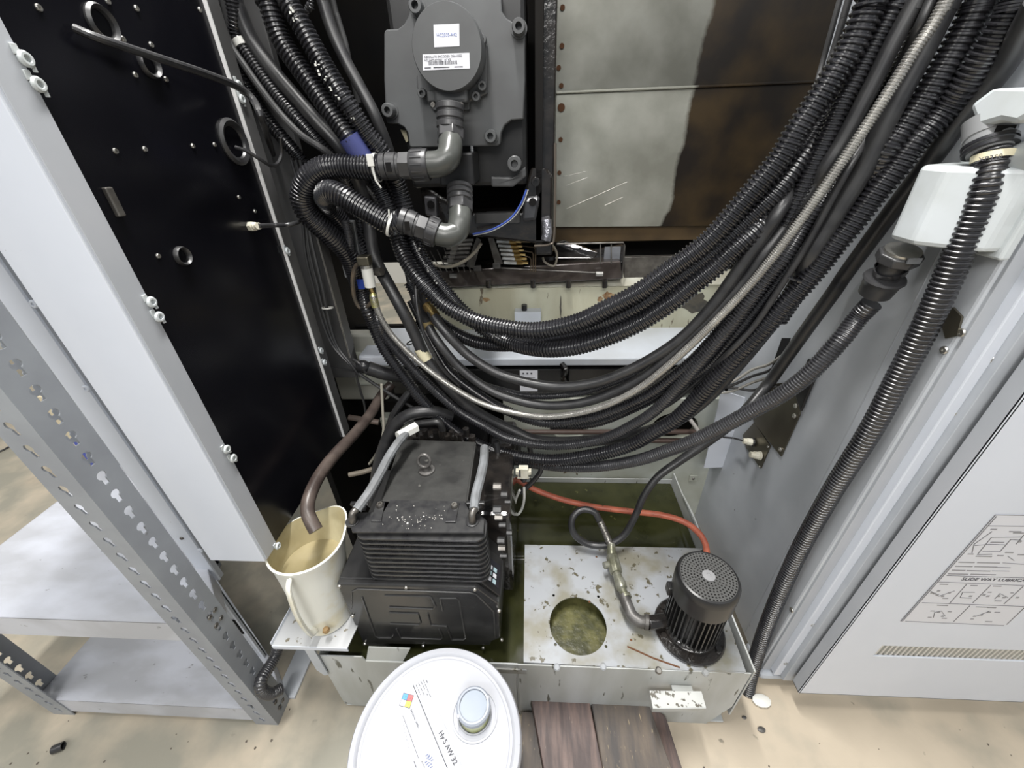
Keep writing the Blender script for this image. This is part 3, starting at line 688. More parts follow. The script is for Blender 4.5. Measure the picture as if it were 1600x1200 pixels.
hose('large ribbed hose with faded white lettering, second from the top',
     [(432, -40), (449, 0), (470, 37), (500, 92), (535, 150), (572, 207, .02), (602, 245, .04), (625, 300, .06), (640, 350, .06), (652, 390, .05), (672, 425, .045), (695, 455, .045), (720, 484, .045), (765, 520, .045), (800, 537, .04), (850, 546, .01), (900, 542), (950, 527), (1000, 504), (1050, 472), (1077, 450), (1115, 420), (1152, 385), (1190, 350, .01), (1215, 322, .04), (1245, 278, .07), (1290, 205, .08), (1340, 100, .08), (1370, 0, .08), (1376, -25, .08)], .0182, hose_black, .0, .0072)
hose('smooth black hose with brass band, upper of the two smooth hoses',
     [(500, -25, .06), (506, 5, .06), (520, 50, .06), (542, 98, .06), (566, 142, .06), (588, 185, .06), (612, 250, .08), (626, 320, .09), (640, 390, .09), (655, 445, .07), (673, 486, .02), (695, 517), (727, 551), (765, 577), (802, 592), (865, 604), (925, 599), (975, 582), (1025, 556), (1070, 524), (1115, 476), (1152, 425), (1190, 371), (1217, 330, .0), (1242, 285, .03), (1270, 225, .05), (1310, 130, .06), (1350, 40, .06), (1375, -25, .06)], .0112, rubber, 0, name='rubber_hose')
hose('thin ribbed hose between the two smooth hoses at the bottom of their curve',
     [(640, 470, .08), (680, 545, .06), (730, 590, .05), (800, 614, .03), (850, 619, .02), (912, 612, .02), (975, 591, .02), (1025, 570, .02), (1065, 543, .03), (1115, 500, .04), (1180, 415, .05), (1240, 335, .06), (1300, 235, .06), (1345, 150, .06), (1420, -10, .06)], .0088, hose_grey, .02, .0045)
hose('smooth black hose just above the bright spring-wrapped hose',
     [(610, 250, .10), (630, 380, .10), (650, 470, .06), (668, 507, .02), (685, 535), (715, 571), (752, 601), (790, 620), (845, 633), (900, 631), (950, 617), (1000, 592), (1037, 565), (1068, 536), (1115, 492), (1165, 438), (1195, 395), (1225, 355, .01), (1250, 318, .01), (1275, 288, .01), (1290, 262), (1320, 214), (1366, 126), (1397, 63), (1431, 0), (1442, -25)], .0108, rubber, 0, name='rubber_hose')
hose('slim bright metal spring-wrapped hose running through the bundle',
     [(583, 462), (587, 477), (597, 500), (615, 527), (645, 557), (680, 586), (715, 610), (752, 630), (790, 642), (845, 651), (900, 646), (950, 632), (1000, 606), (1040, 575), (1077, 542), (1115, 505), (1152, 467), (1190, 424), (1227, 377), (1257, 336), (1292, 287), (1330, 232), (1360, 187), (1397, 130), (1431, 76), (1456, 40), (1478, 0), (1490, -25)], .0076, silver_wire, -.024, .0034, .16, 12, 'spring_hose', duty=.45)
hose('ribbed hose just beneath the bright spring-wrapped hose',
     [(655, 500, .07), (680, 545, .05), (702, 580, .03), (740, 611, .025), (790, 641, .015), (850, 660, .005), (912, 655), (962, 640), (1012, 617), (1050, 590), (1087, 560), (1130, 512, .01), (1165, 462, .02), (1200, 402, .02), (1230, 347, .01), (1250, 305), (1271, 259), (1292, 214), (1314, 164), (1334, 128), (1359, 81), (1379, 43), (1402, 0), (1412, -25)], .0128, hose_black, .01, .0062)
hose('ribbed hose second from the bottom of the bundle',
     [(358, -20, .04), (368, 50, .04), (376, 68, .04), (392, 92, .04), (415, 125, .04), (440, 157, .04), (465, 185, .04), (500, 225, .05), (530, 262, .07), (556, 320, .09), (570, 400, .08), (580, 455, .04), (590, 497, .0), (600, 522), (620, 548), (647, 578), (680, 611), (715, 641), (752, 663), (800, 687), (865, 696), (937, 687), (987, 665), (1025, 640), (1065, 598), (1107, 550), (1140, 511), (1160, 485), (1195, 438), (1227, 399), (1255, 355, .01), (1280, 320, .01), (1300, 288, .02), (1330, 240, .05), (1370, 170, .06), (1420, 80, .07), (1462, -20, .07)], .0125, hose_grey, 0, .0058)
hose('medium ribbed hose between the thin black cable and the silver hose',
     [(860, 664, .03), (930, 660, .03), (1000, 632, .035), (1050, 605, .03), (1100, 578, .025), (1147, 527, .01), (1180, 485, .01), (1215, 441, .01), (1247, 396, .01), (1268, 362, .02), (1300, 318, .04), (1340, 250, .06), (1400, 150, .07), (1450, 60, .07), (1490, -20, .07)], .0125, hose_black, .0, .0058)
hose('wide ribbed hose second from the right at the top corner',
     [(1215, 500, .05), (1262, 430, .045), (1305, 365, .04), (1345, 300, .02), (1365, 270, .01), (1387, 233), (1415, 195), (1442, 158), (1465, 122), (1487, 86), (1510, 45), (1530, 5), (1542, -25)], .0172, hose_black, .0, .0070)
hose('thin smooth black cable crossing over the bundle at right',
     [(1000, 655, .03), (1050, 628, .03), (1102, 585, .02), (1140, 550), (1180, 507), (1215, 455), (1230, 432), (1255, 392), (1280, 347), (1305, 300), (1330, 255), (1355, 212, .01), (1385, 150, .02), (1415, 85, .01), (1436, 40), (1454, 0), (1464, -25)], .0055, rubber, -.012, name='black_cable', cat='cable')
hose('thick smooth rubber hose with cream tag at left, running lowest behind the ribbed hoses',
     [(358, -25, .05), (372, 15, .05), (392, 62, .05), (422, 105, .05), (460, 150, .05), (497, 192, .05), (535, 235, .06), (562, 290, .09), (575, 345, .08), (587, 405, .04), (610, 450, .01), (630, 487), (647, 520), (662, 553), (680, 580), (702, 606), (730, 633, .015), (765, 655, .03), (802, 673, .04), (840, 688, .045), (900, 690, .05), (980, 682, .05), (1050, 660, .05), (1100, 625, .05), (1150, 572, .04), (1202, 508, .03), (1230, 468, .02), (1252, 433, .015), (1265, 402), (1292, 357), (1320, 312), (1350, 262), (1379, 200), (1402, 153), (1431, 99), (1454, 54), (1480, 0), (1490, -25)], .0142, rubber, 0, name='rubber_hose')
hose('large ribbed hose at the bottom of the bundle, leaving at the top right corner',
     [(318, -30, .05), (330, 0, .05), (347, 50, .05), (352, 72, .05), (360, 90, .05), (380, 125, .05), (400, 160, .05), (422, 192, .05), (450, 225, .05), (475, 255, .06), (505, 295, .09), (535, 345, .11), (552, 400, .08), (563, 450, .03), (572, 480), (580, 500), (595, 535), (612, 563), (635, 594), (660, 626), (690, 656), (715, 676), (760, 699), (800, 711), (865, 719), (937, 709), (987, 694), (1025, 673), (1062, 650), (1120, 590), (1152, 555), (1190, 517), (1227, 475), (1255, 445), (1280, 415), (1305, 382), (1335, 345), (1365, 305), (1400, 262), (1430, 222), (1476, 172), (1510, 130), (1539, 87), (1566, 45), (1592, 0), (1605, -25)], lambda f: .0142+.0036*min(1, max(0, (f-.3)*2.2)), hose_black, -.005, .0066)
hose('flat grey cable riding over the ribbed hoses at upper left',
     [(330, -25, .02), (337, 0, .02), (347, 37, .02), (360, 70, .02), (385, 107, .02), (410, 142, .02), (440, 180, .02), (472, 212, .02), (510, 237, .03), (545, 270, .08), (585, 310, .12), (620, 360, .14)], .0068, rubber_grey, 0, name='flat_cable', cat='cable', seg=10)
hose('narrow ribbed hose partly hidden left of the motor, top edge', [(485, -20, .10), (482, 10, .10), (475, 30, .11), (470, 60, .13)], .006, hose_grey, 0, .005)
hose('thin oily black hose beside the dark column left of motor', [(515, -20, .12), (528, 30, .12), (540, 70, .12), (548, 110, .12), (560, 160, .13)], .006, rubber_grey, 0, name='rubber_hose')
hose('thin grey rubber hose at the left edge of the top right group', [(1318, -20, .13), (1300, 45, .13), (1282, 110, .13), (1268, 160, .1)], .004, rubber_grey, 0, name='rubber_hose')
hose('second thin grey rubber hose at the left edge of the top right group', [(1332, -20, .12), (1316, 35, .12), (1296, 100, .12), (1276, 160, .1)], .005, rubber_grey, 0, name='rubber_hose')
# bands, tape, tags on hoses


def sleeve(label_, a, b, r, mt, name='sleeve', cat='tag'):
    return tag(MB().tube([V(a), (V(a)+V(b))/2, V(b)], r, 22).out(name, mt), label_, cat)


A = lambda x, y, o=0: P(x, y, a=.80+o)
sleeve('blue tape wrapped around the large ribbed hose', A(545, 213, .0), A(568, 249, .012), .0212, tape_blue, 'tape_band', 'tape')
sleeve('brass coloured band on the upper smooth hose', A(667, 477, .03), A(680, 494, .013), .0124, brass, 'clamp_band', 'band')
sleeve('brown paper band on the smooth hose behind the tied wire', A(660, 497, .035), A(671, 512, .015), .0122, mat('brown_tape', (.22, .17, .08), .4), 'paper_band', 'band')
sleeve('cream paper tag wrapped on the thick smooth hose', A(656, 544, 0), A(667, 562, 0), .0152, tag_cream, 'paper_tag', 'tag')
sleeve('small white tag on the leftmost ribbed hose', A(349, 68, .05), A(354, 79, .05), .0142, tie_white, 'hose_tag', 'tag')
sleeve('small white tag on the narrow ribbed hose at upper left', A(373, 62, .04), A(379, 73, .04), .0134, tie_white, 'hose_tag', 'tag')
c = A(645, 534, 0); tie('black cable tie holding a thin wire to the thick smooth hose', c, A(662, 553)-A(630, 487), .0150, hose_black, .003, [c+V((.012, -.008, .004)), c+V((.026, -.008, .012))])
cable('wire', 'thin black wire tied upright against the thick smooth hose', [A(645, 400, .05), A(649, 440, .02), A(652, 480, .0), A(660, 515, -.01), A(668, 535, -.01), A(690, 575, 0), A(720, 605, .02)], .0045, rubber, 'wire')
c = A(1237, 434, -.01); tie('black cable tie joining the thin cable and the thick smooth hose', c, A(1255, 402)-A(1220, 455), .010, hose_black, .003, [c+V((.004, -.01, -.003)), c+V((.03, -.012, -.008))])
# faded white lettering on the second large hose
pp = [(494, 100), (500, 112), (509, 122), (519, 140), (528, 152), (551, 186), (561, 198), (568, 210), (577, 217), (654, 389), (669, 421), (681, 440), (455, 14), (459, 27), (741, 519 - 8), (771, 531 - 6)]
lt = MB()
for i, (x, y) in enumerate(pp):
    o_ = .0 if y < 300 and x < 560 else (.045 if x < 700 else .045)
    c = A(x, y, o_ - .022); w = .0012
    for k in range(3):
        ddx = random.uniform(-.004, .004); ddz = random.uniform(-.004, .004)
        lt.box(c+V((ddx-w, -.0005, ddz-w*random.choice((.4, 2)))), c+V((ddx+w*random.choice((.4, 2)), .0005, ddz+w)))
lt.out('_', tie_white).name = 'white_print'
o = bpy.data.objects['white_print']; tag(o, 'faded white lettering printed on the second large ribbed hose', 'lettering')

# silver hose end fitting with quick valve at left
t = thing('air_valve', 'white valve with brass fitting at the left end of the silver hose', 'valve', A(578, 450, -.02))
MB().cyl(A(573, 418, -.02), A(579, 448, -.02), .0125, seg=24).out('valve_body', tie_white, t, bev=.001)
MB().cyl(A(572, 414, -.02), A(573, 418, -.02), .0135, seg=24).out('valve_collar', steel, t)
q = A(568, 408, -.02); MB().box(q+V((-.011, -.012, -.008)), q+V((.016, .012, .012))).out('valve_head', olive, t, False, bev=.003)
MB().cyl(A(579, 448, -.02), A(582, 457, -.02), .006, seg=14).out('brass_neck', brass, t)
q0 = A(582, 457, -.02); q1 = A(587, 480, -.024); MB().lathe(q0, q1-q0, [(.005, 0), (.008, .006), (.0092, .014), (.0085, .022), (.0085, (q1-q0).length)], 16).out('ferrule', mat('yellow_zinc', (.55, .52, .22), .3, .7), t)
MB().hexa(A(588, 425, -.0), A(597, 424, .0), .010).out('side_nut', steel_dark, t)
cable('hose_loop', 'small brown loop hose bending down from the white valve', [A(566, 408, -.025), A(555, 418, -.02), A(551, 440, -.02), A(554, 465, -.015), A(562, 480, -.01), A(575, 478, -.012), A(583, 468, -.012)], .0048, mat('brown_hose', (.16, .12, .08), .35, col2=(.07, .06, .05), scale=30), 'hose')
t = thing('mounting_bracket', 'grey steel bracket holding the white valve', 'bracket', A(550, 420, .02))
MB().prism([A(539, 345, .03), A(552, 345, .03), A(572, 455, .03), A(560, 462, .03), A(541, 434, .03)], (0, .01, 0)).out('plate', mat('mid_grey_paint', (.16, .165, .17), .45), t, False, bev=.002)
MB().tube(smooth([A(540, 345, .01), A(546, 375, .01), A(549, 412, .01)]), .009, 14, .005, .15).out('ribbed_stub', hose_grey, t)
boxo('grey_block', A(539, 434, .01), A(556, 414, .01)+V((0, .03, 0)), grey_hose, t)
tag(boxo('blue_tag', A(560, 452, -.0), A(566, 437, -.0)+V((0, .004, 0)), mat('deep_blue', (.02, .05, .3), .4), None), 'small blue tag behind the brown loop hose', 'tag')

# thin wiring at left
for i, (dx, lab_, r_) in enumerate(((0, 'leftmost thin black wire dropping behind the black panel', .0036), (7, 'thin black wire second from left behind the black panel', .0030), (14, 'thin black wire nearest the inner sheet edge', .0042))):
    cable('wire', lab_, [P(455+dx, 250, Y=.96), P(468+dx*.8, 300, Y=.96), P(474+dx*.7, 360, Y=.95), P(478+dx, 400, Y=.94), P(490+dx, 450, Y=.93), P(503+dx*.8, 500, Y=.92), P(520+dx*.5, 540, Y=.91), P(545+dx*.2, 568, Y=.90), P(560, 585, Y=.90)], r_, rubber, 'wire', seg=8)
tie('white clip around the thin wires behind the panel', P(512, 481, Y=.92), (0, .2, 1), .012, tie_white, .003)
t = thing('wire_bundle', 'black taped wire joint with horizontal sleeve below the inner sheet', 'wire bundle', P(580, 578, Y=.9))
MB().ball(P(568, 573, Y=.9), .018, 12, (1.2, .9, 1)).out('taped_knot', mat('black_tape', (.02, .02, .022), .2, bump=1, bscale=60), t)
MB().tube(smooth([P(575, 575, Y=.9), P(600, 583, Y=.91), P(630, 588, Y=.93), P(660, 592, Y=.95)]), .0185, 16).out('sleeve', rubber, t)
MB().tube(smooth([P(552, 562, Y=.9), P(563, 570, Y=.89), P(574, 585, Y=.89)]), .004, 8).out('wrapping', rubber, t)
for lab_, pts, r_, m_ in (('thin black wire going right from the taped joint', [P(560, 583, Y=.9), P(585, 600, Y=.9), P(620, 622, Y=.9), P(650, 640, Y=.9)], .0045, rubber_grey), ('thin black wire dropping straight from the taped joint', [P(556, 585, Y=.9), P(563, 610, Y=.9), P(570, 635, Y=.9), P(572, 660, Y=.9)], .0032, rubber), ('thin black wire running left from the taped joint', [P(555, 580, Y=.91), P(530, 576, Y=.93), P(510, 570, Y=.95)], .003, rubber), ('long pale wire hanging down beside the brown drain hose', [P(596, 600, Y=.88), P(598, 640, Y=.87), P(599, 675, Y=.86), P(590, 705, Y=.85), P(577, 725, Y=.85)], .0036, mat('pale_wire', (.40, .38, .32), .4)), ('thick black hose slanting behind the white hose fitting', [P(650, 600, Y=.9), P(630, 625, Y=.88), P(610, 660, Y=.87), P(595, 720, Y=.86), P(580, 770, Y=.84)], .010, rubber)):
    cable('wire', lab_, pts, r_, m_, 'wire')
# brown drain hose into pitcher
cable('drain_hose', 'brown rubber drain hose ending in the yellowed pitcher', [P(612, 600, Y=.95), P(596, 618, Y=.92), P(578, 648, Y=.85), P(552, 680, Y=.77), P(522, 712, Y=.69), P(498, 745, Y=.62), P(483, 778, Y=.565), P(481, 800, Y=.54), P(487, 816, Y=.525), P(494, 829, Y=.515)], lambda f: .0135, brown_rubber, 'hose', seg=16, n=8)
cable('pipe_stub', 'short pale pipe stub behind the chiller, left side', [P(545, 742, Y=.85), P(565, 738, Y=.86), P(582, 733, Y=.87)], .0075, mat('dull_pipe', (.22, .19, .15), .5), 'pipe')
cable('pipe_stub', 'upper grey pipe under the cream bed at left', [P(545, 652, Y=1.0), P(570, 656, Y=1.0), P(592, 660, Y=1.0)], .009, mat('dull_pipe2', (.16, .12, .10), .5), 'pipe')

# ------------------------------------------------------------------ right: pump hose, grey conduit, junction box
R_ = lambda x, y, X=.55: P(x, y, X=X)
o = MB().tube(smooth([P(1625, 0, X=.53), R_(1600, 45, .54), R_(1577, 90, .55), R_(1544, 135, .555), R_(1510, 175, .555), R_(1487, 205, .555), R_(1460, 243, .555), R_(1397, 325, .555), R_(1355, 382, .555), R_(1320, 430, .555), R_(1302, 457, .55), R_(1265, 508, .545), R_(1227, 562, .54), R_(1200, 600, .53), P(1165, 642, Y=.78), P(1135, 668, Y=.80), P(1100, 694, Y=.80), P(1062, 720, Y=.79), P(1028, 745, Y=.775), P(1006, 775, Y=.755), P(993, 805, Y=.735), P(975, 836, Y=.715), P(950, 851, Y=.705), P(922, 851, Y=.71), P(900, 838, Y=.72), P(893, 820, Y=.735), P(898, 804, Y=.75), P(912, 796, Y=.76), P(928, 800, Y=.755), P(936, 812, Y=.745)], 8), lambda f: .0125 if f < .55 else .0125-.0035*min(1, (f-.55)*6), 16).out('pump_hose', rubber)
tag(o, 'long smooth black hose along the pillar, looping onto the pump fittings', 'hose')
t = thing('grey_conduit', 'grey ribbed conduit sagging left from the big union nut', 'hose', R_(1340, 490))
MB().tube(smooth([R_(1362, 474, .53), R_(1340, 497, .525), P(1310, 535, a=.76), P(1265, 583, a=.755), P(1220, 617, a=.76), P(1175, 642, a=.765), P(1130, 666, a=.77), P(1085, 688, a=.775), P(1040, 705, a=.78), P(1000, 718, a=.785), P(950, 727, a=.79), P(900, 730, a=.80), P(850, 727, a=.82), P(800, 718, a=.84), P(750, 700, a=.85), P(700, 670, a=.86), P(660, 635, a=.87)], 10), lambda f: .0150 if f < .3 else .0150-.002*min(1, (f-.3)*3), 18, .0052, .10).out('conduit', hose_grey, t)

t = thing('junction_box', 'pale grey-blue junction box mounted on the right pillar', 'junction box', P(1460, 330, X=.55))
# box outer face at X=.49, base at X=.578
fX = .50
fa = [P(1440, 256, X=fX), P(1484, 262, X=fX), P(1422, 384, X=fX), P(1388, 372, X=fX)]
y0 = fa[1].y; y1 = fa[0].y
y_front = (fa[1].y+fa[2].y)/2; y_back = (fa[0].y+fa[3].y)/2; z_top = (fa[0].z+fa[1].z)/2; z_bot = (fa[2].z+fa[3].z)/2
b = MB(); yf, yb = y_front, y_back; bx0 = fX; bx1 = .578; e = .028
prof = [(bx1, yf-.045), (bx1-.03, yf-.045), (bx0, yf), (bx0, yb), (bx1-.03, yb+.02), (bx1, yb+.02)]
b.rings([[V((x, y, z_bot)) for x, y in prof], [V((x, y, z_top)) for x, y in prof]])
b.out('box_body', box_w, t, False, bev=.006)
b = MB(); b.box((bx1-.012, yf-.052, z_bot-.008), (bx1, yb+.024, z_top+.006)); b.out('base_plate', box_w, t, False, bev=.003)
c = V(((bx0+bx1)/2-.008, (yf+yb)/2-.004, z_bot)); c = P(1405, 397, X=.525)
top_ = V((c.x, c.y, z_bot+.004))
dw = (P(1368, 462, X=.53)-P(1412, 396, X=.525))
a0 = P(1412, 390, X=.525); ax = dw.normalized(); Ld = dw.length
MB().lathe(a0, ax, [(.022, 0), (.022, .004)], 28).out('steel_ring', steel, t)
MB().lathe(a0+ax*.004, ax, [(.0275, 0), (.0275, .014)], 8).out('locknut', fitting_m, t, bev=.002)
MB().lathe(a0+ax*.018, ax, [(.017, 0), (.0165, Ld*.75)], 24).out('conduit_neck', fitting_m, t)
MB().lathe(a0+ax*(Ld*.62), ax, [(.026, 0), (.0275, .003), (.025, .006), (.0235, .014), (.0215, .03), (.018, .032)], 28).out('union_nut', fitting_m, t)
boxo('maker_tag', a0+ax*.010+V((-.010, -.0295, -.004)), a0+ax*.010+V((.008, -.0265, .004)), grey_hose, t, bev=.0005)
c = a0+ax*(Ld*.42); tl = tie('black slotted cable tie slanting around the conduit neck', c, ax+V((.25, 0, .35)), .0185, hose_black, .008)

t = thing('elbow_connector', 'pale grey metal elbow connector at the upper right edge', 'connector', P(1550, 170, X=.53))
MB().prism([P(1512, 165, X=.515), P(1548, 138, X=.515), P(1620, 140, X=.515), P(1620, 175, X=.515), P(1585, 195, X=.515), P(1560, 190, X=.515), P(1525, 200, X=.515)], (.045, 0, 0)).out('elbow_body', box_w, t, False, bev=.006)
a0 = P(1545, 185, X=.535); a1 = P(1546, 238, X=.535); ax = (a1-a0); Ln = ax.length
MB().lathe(a0, ax, [(.0225, 0), (.0225, Ln*.5), (.0215, Ln*.52), (.0215, Ln*.8), (.019, Ln*.82), (.019, Ln)], 28).out('hose_collar', mat('collar_grey', (.22, .225, .23), .4), t)
for f_ in (.7, .86): MB().lathe(a0+ax*f_, ax, [(.0235, 0), (.0235, .0035)], 28).out('rubber_ring', hose_black, t)
q = a0+ax*.32; boxo('clamp_window', q+V((-.013, -.0245, -.004)), q+V((.006, -.0215, .004)), void_black, t, bev=.0005)
t = thing('saddle_clamp', 'pale cast clamp bolted to the pillar behind the hanging hose', 'clamp', P(1580, 280, X=.57))
MB().tube(smooth([P(1560, 265, X=.56), P(1600, 250, X=.56), P(1640, 240, X=.56)]), .02, 20).out('cast_neck', box_w, t)
MB().prism([P(1570, 285, X=.565), P(1630, 270, X=.565), P(1640, 325, X=.565), P(1585, 320, X=.565), P(1565, 305, X=.565)], (.014, 0, 0)).out('cast_foot', box_w, t, False, bev=.004)
for q in ((1572, 270), (1578, 300)): MB().lathe(P(*q, X=.562), (-1, 0, 0), [(.011, 0), (.011, .004), (.006, .004), (.006, .009)], 16).out('clamp_bolt', steel, t)
MB().prism([P(1562, 290, X=.568), P(1572, 293, X=.568), P(1538, 356, X=.568), P(1529, 350, X=.568)], (.008, 0, 0)).out('dark_slot', void_black, t, False)
for q in ((1527, 372), (1536, 362)): MB().tube(smooth([P(q[0]-6, q[1]+6, X=.565), P(q[0], q[1], X=.56), P(q[0]+6, q[1]-6, X=.565)]), .0035, 8).out('wire_clip', steel, t)
o = cable('hanging_hose', 'long ribbed hose with yellow tag hanging down the pillar to the floor', [P(1546, 232, X=.535), P(1549, 250, X=.535), P(1541, 290, X=.535), P(1527, 330, X=.538), P(1505, 380, X=.54), P(1474, 450, X=.545), P(1440, 522, X=.55), P(1400, 598, X=.552), P(1358, 676, X=.553), P(1300, 768, X=.553), P(1250, 858, X=.553), P(1215, 935, X=.55), P(1190, 1000, X=.55), P(1172, 1060, X=.55), P(1165, 1102, X=.55)], .0165, hose_black, 'hose', seg=18, pitch=.0068, depth=.12)
c = P(1551, 246, X=.535); t = thing('hose_tag', 'cream tag reading XP350 tied around the hanging hose', 'tag', c)
ax = (P(1541, 290, X=.535)-P(1549, 250, X=.535)).normalized()
MB().lathe(c-ax*.004, ax, [(.0172, 0), (.0182, 0), (.0182, .0075), (.0172, .0075)], 28, cap=False).out('tag_band', tag_cream, t)
tc_ = P(1551, 246, X=.535)+V((-.008, -.0188, -.0022))
vw = (V((0, 0, CAMH))-c).normalized(); sd = ax.cross(vw).normalized()
if sd.x < 0: sd = -sd
txt = text('XP350', .0068, c+vw*.0186-sd*.011-ax*(-.0022), sd, -ax, ink, t)

# ------------------------------------------------------------------ right pillar & door
t = thing('machine_pillar', 'pale grey sheet metal pillar at the right of the tank', 'machine pillar', (.61, .55, .04))
MB().box((.58, .535, .045), (.60, 1.06, 1.9)).out('side_sheet', white_grey, t, False, bev=.004)
boxo('groove_sheet', (.585, .530, .045), (.606, .56, 1.9), flange_grey, t, bev=.001)
boxo('front_strip', (.604, .515, .06), (.622, .56, 1.9), white, t, bev=.002)
boxo('inner_strip', (.621, .5035, .06), (.665, .525, 1.9), white_grey, t, bev=.001)
boxo('shadow_gap', (.632, .53, .06), (.75, .56, 1.9), void_black, t, bev=0)
boxo('pillar_foot', (.575, .515, .03), (.645, .60, .052), white_grey, t, bev=.01)
boxo('seam', (.5785, .62, .06), (.5802, .622, 1.9), flange_grey, t, bev=0)
for q in ((1237, 953, .579), (1475, 547, .579), (1502, 520, .579)): screw(P(q[0], q[1], X=q[2]), (-1, 0, 0), .006, steel, t)
for q in ((1270, 976), (1227, 1036), (1497, 646), (1553, 562)): screw(P(q[0], q[1], Y=.5165), (0, -1, 0), .006, steel, t, 'pan_screw')
for q, sz in (((1490, 515), 10), ((1445, 500), 8)):
    MB().prism([P(q[0]-15, q[1]-5, X=.579), P(q[0]+2, q[1]-35, X=.579), P(q[0]+16, q[1]-20, X=.579), P(q[0]+8, q[1]+10, X=.579), P(q[0]-10, q[1]+14, X=.579)], (-.003, 0, 0)).out('brown_tab', olive, t, False)

t = thing('cabinet_door', 'white machine door with lubrication placard and louvred vent, lower right', 'door', (.9, .47, .08))
DY = .469; dx0 = .634
vz0 = .268; vz1 = .312; vx0 = .728; vx1 = 1.07
MB().prism([(dx0, DY, .08), (1.14, DY, .08), (1.14, DY, 1.5), (dx0, DY, 1.5)], (0, .004, 0), [[V((vx0, DY, vz0)), V((vx1, DY, vz0)), V((vx1, DY, vz1)), V((vx0, DY, vz1))]]).out('door_skin', white, t, False, bev=.001)
boxo('side_flange', (dx0, DY, .08), (dx0+.004, .496, 1.5), flange_grey, t, bev=.001)
boxo('bottom_flange', (dx0, DY, .08), (1.14, .496, .084), white_grey, t, bev=.001)
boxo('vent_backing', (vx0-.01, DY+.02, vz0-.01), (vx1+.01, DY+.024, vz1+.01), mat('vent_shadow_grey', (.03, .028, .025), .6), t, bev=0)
n = 32
b0 = MB().box((-.0026, 0, 0), (.0026, .010, vz1-vz0), Matrix.Rotation(.1, 4, 'Z')).out('louver_slat', mat('slat_paint', (.55, .54, .50), .45), t, False, bev=.0004)
b0.matrix_parent_inverse = Matrix.Translation(-t.location)
for i in range(n):
    o = b0 if i == 0 else b0.copy()
    if i: S.collection.objects.link(o)
    o.location = (vx0+.006+i*(vx1-vx0-.008)/n, DY+.003, vz0)
# placard
pz = lambda x, y: P(x, y, Y=DY-.0006)
pc = MB().prism([pz(1408, 972), V((.918, DY-.0006, pz(1408, 972).z)), V((.918, DY-.0006, pz(1556, 805).z)), pz(1556, 805)], (0, .0005, 0)).out('placard', mat('placard_print_grey', (.63, .64, .68), .45), t, False)
Z8 = lambda x, y: P(1400+x/4.8, 790+y/4.8, Y=DY-.0009)
ll = [((35, 868), (745, 72)), ((48, 868), (755, 80)), ((745, 70), (1300, 78)), ((690, 152), (1200, 158)), ((70, 868), (810, 900)), ((830, 892), (1400, 350)), ((380, 525), (1150, 548)), ((310, 572), (1100, 605)), ((195, 728), (1000, 758)), ((400, 735), (530, 590)), ((575, 730), (710, 598)), ((810, 738), (955, 605)), ((430, 872), (555, 750)),
      ((715, 240), (940, 236)), ((715, 240), (610, 368)), ((610, 368), (720, 365)), ((570, 355), (585, 290)), ((585, 290), (720, 195)), ((650, 345), (780, 345)), ((780, 345), (860, 255)), ((860, 255), (940, 260)), ((590, 300), (700, 290)), ((700, 290), (830, 295)), ((800, 430), (960, 440)), ((740, 462), (860, 466)), ((720, 490), (850, 492)), ((840, 380), (885, 412)), ((900, 290), (960, 220)), ((480, 690), (500, 650)), ((500, 650), (590, 650)), ((480, 690), (565, 695)), ((280, 840), (290, 800)), ((290, 800), (340, 790)), ((340, 790), (370, 830)), ((600, 830), (680, 800)), ((680, 800), (700, 790)), ((260, 640), (320, 680)), ((320, 680), (440, 640)), ((740, 700), (780, 660)), ((780, 660), (840, 690))]
b = MB()
for (p, q) in ll:
    p, q = Z8(*p), Z8(*q)
    if q.x > .918: q = p.lerp(q, (.918-p.x)/(q.x-p.x))
    b.tube([p, q], .00055, 4)
b.out('placard_rules', mat('print_grey', (.17, .17, .18), .6), pc, False)
b = MB()
for (x, y, w) in ((470, 425, 120), (610, 428, 170), (445, 455, 130), (590, 458, 170), (420, 485, 100), (530, 488, 180), (392, 512, 150), (560, 515, 190), (710, 178, 45), (540, 363, 40), (600, 380, 120), (760, 375, 45), (820, 352, 60), (915, 368, 60), (710, 275, 100), (330, 590, 60), (560, 600, 50), (730, 604, 60), (310, 748, 80), (600, 760, 90), (690, 765, 60), (260, 790, 30), (390, 796, 25), (240, 838, 25), (345, 845, 35), (740, 800, 40), (670, 870, 50), (560, 850, 22), (690, 650, 25), (860, 655, 20), (740, 715, 50), (350, 695, 40), (880, 205, 80), (850, 195, 90)):
    p = Z8(x, y); q = Z8(x+w, y+2); b.box((p.x, p.y-.0002, p.z-.0012), (q.x, p.y+.0003, p.z+.0012))
for (x, y) in ((320, 640), (290, 660), (310, 670), (400, 655), (350, 680), (270, 655), (770, 680), (690, 680), (810, 690), (660, 670), (560, 680), (350, 830), (320, 800), (640, 820), (700, 800), (590, 830), (930, 270), (910, 690)):
    p = Z8(x, y); b.box((p.x-.0025, p.y-.0002, p.z-.002), (p.x+.0025, p.y+.0003, p.z+.002))
b.out('placard_print', mat('print_grey_2', (.25, .25, .26), .6), pc, False)
p = Z8(485, 560); q = Z8(960, 572)
text('SLIDE WAY LUBRICATION SYSTEM', .0115, p, q-p, (0, 0, 1), ink, pc)

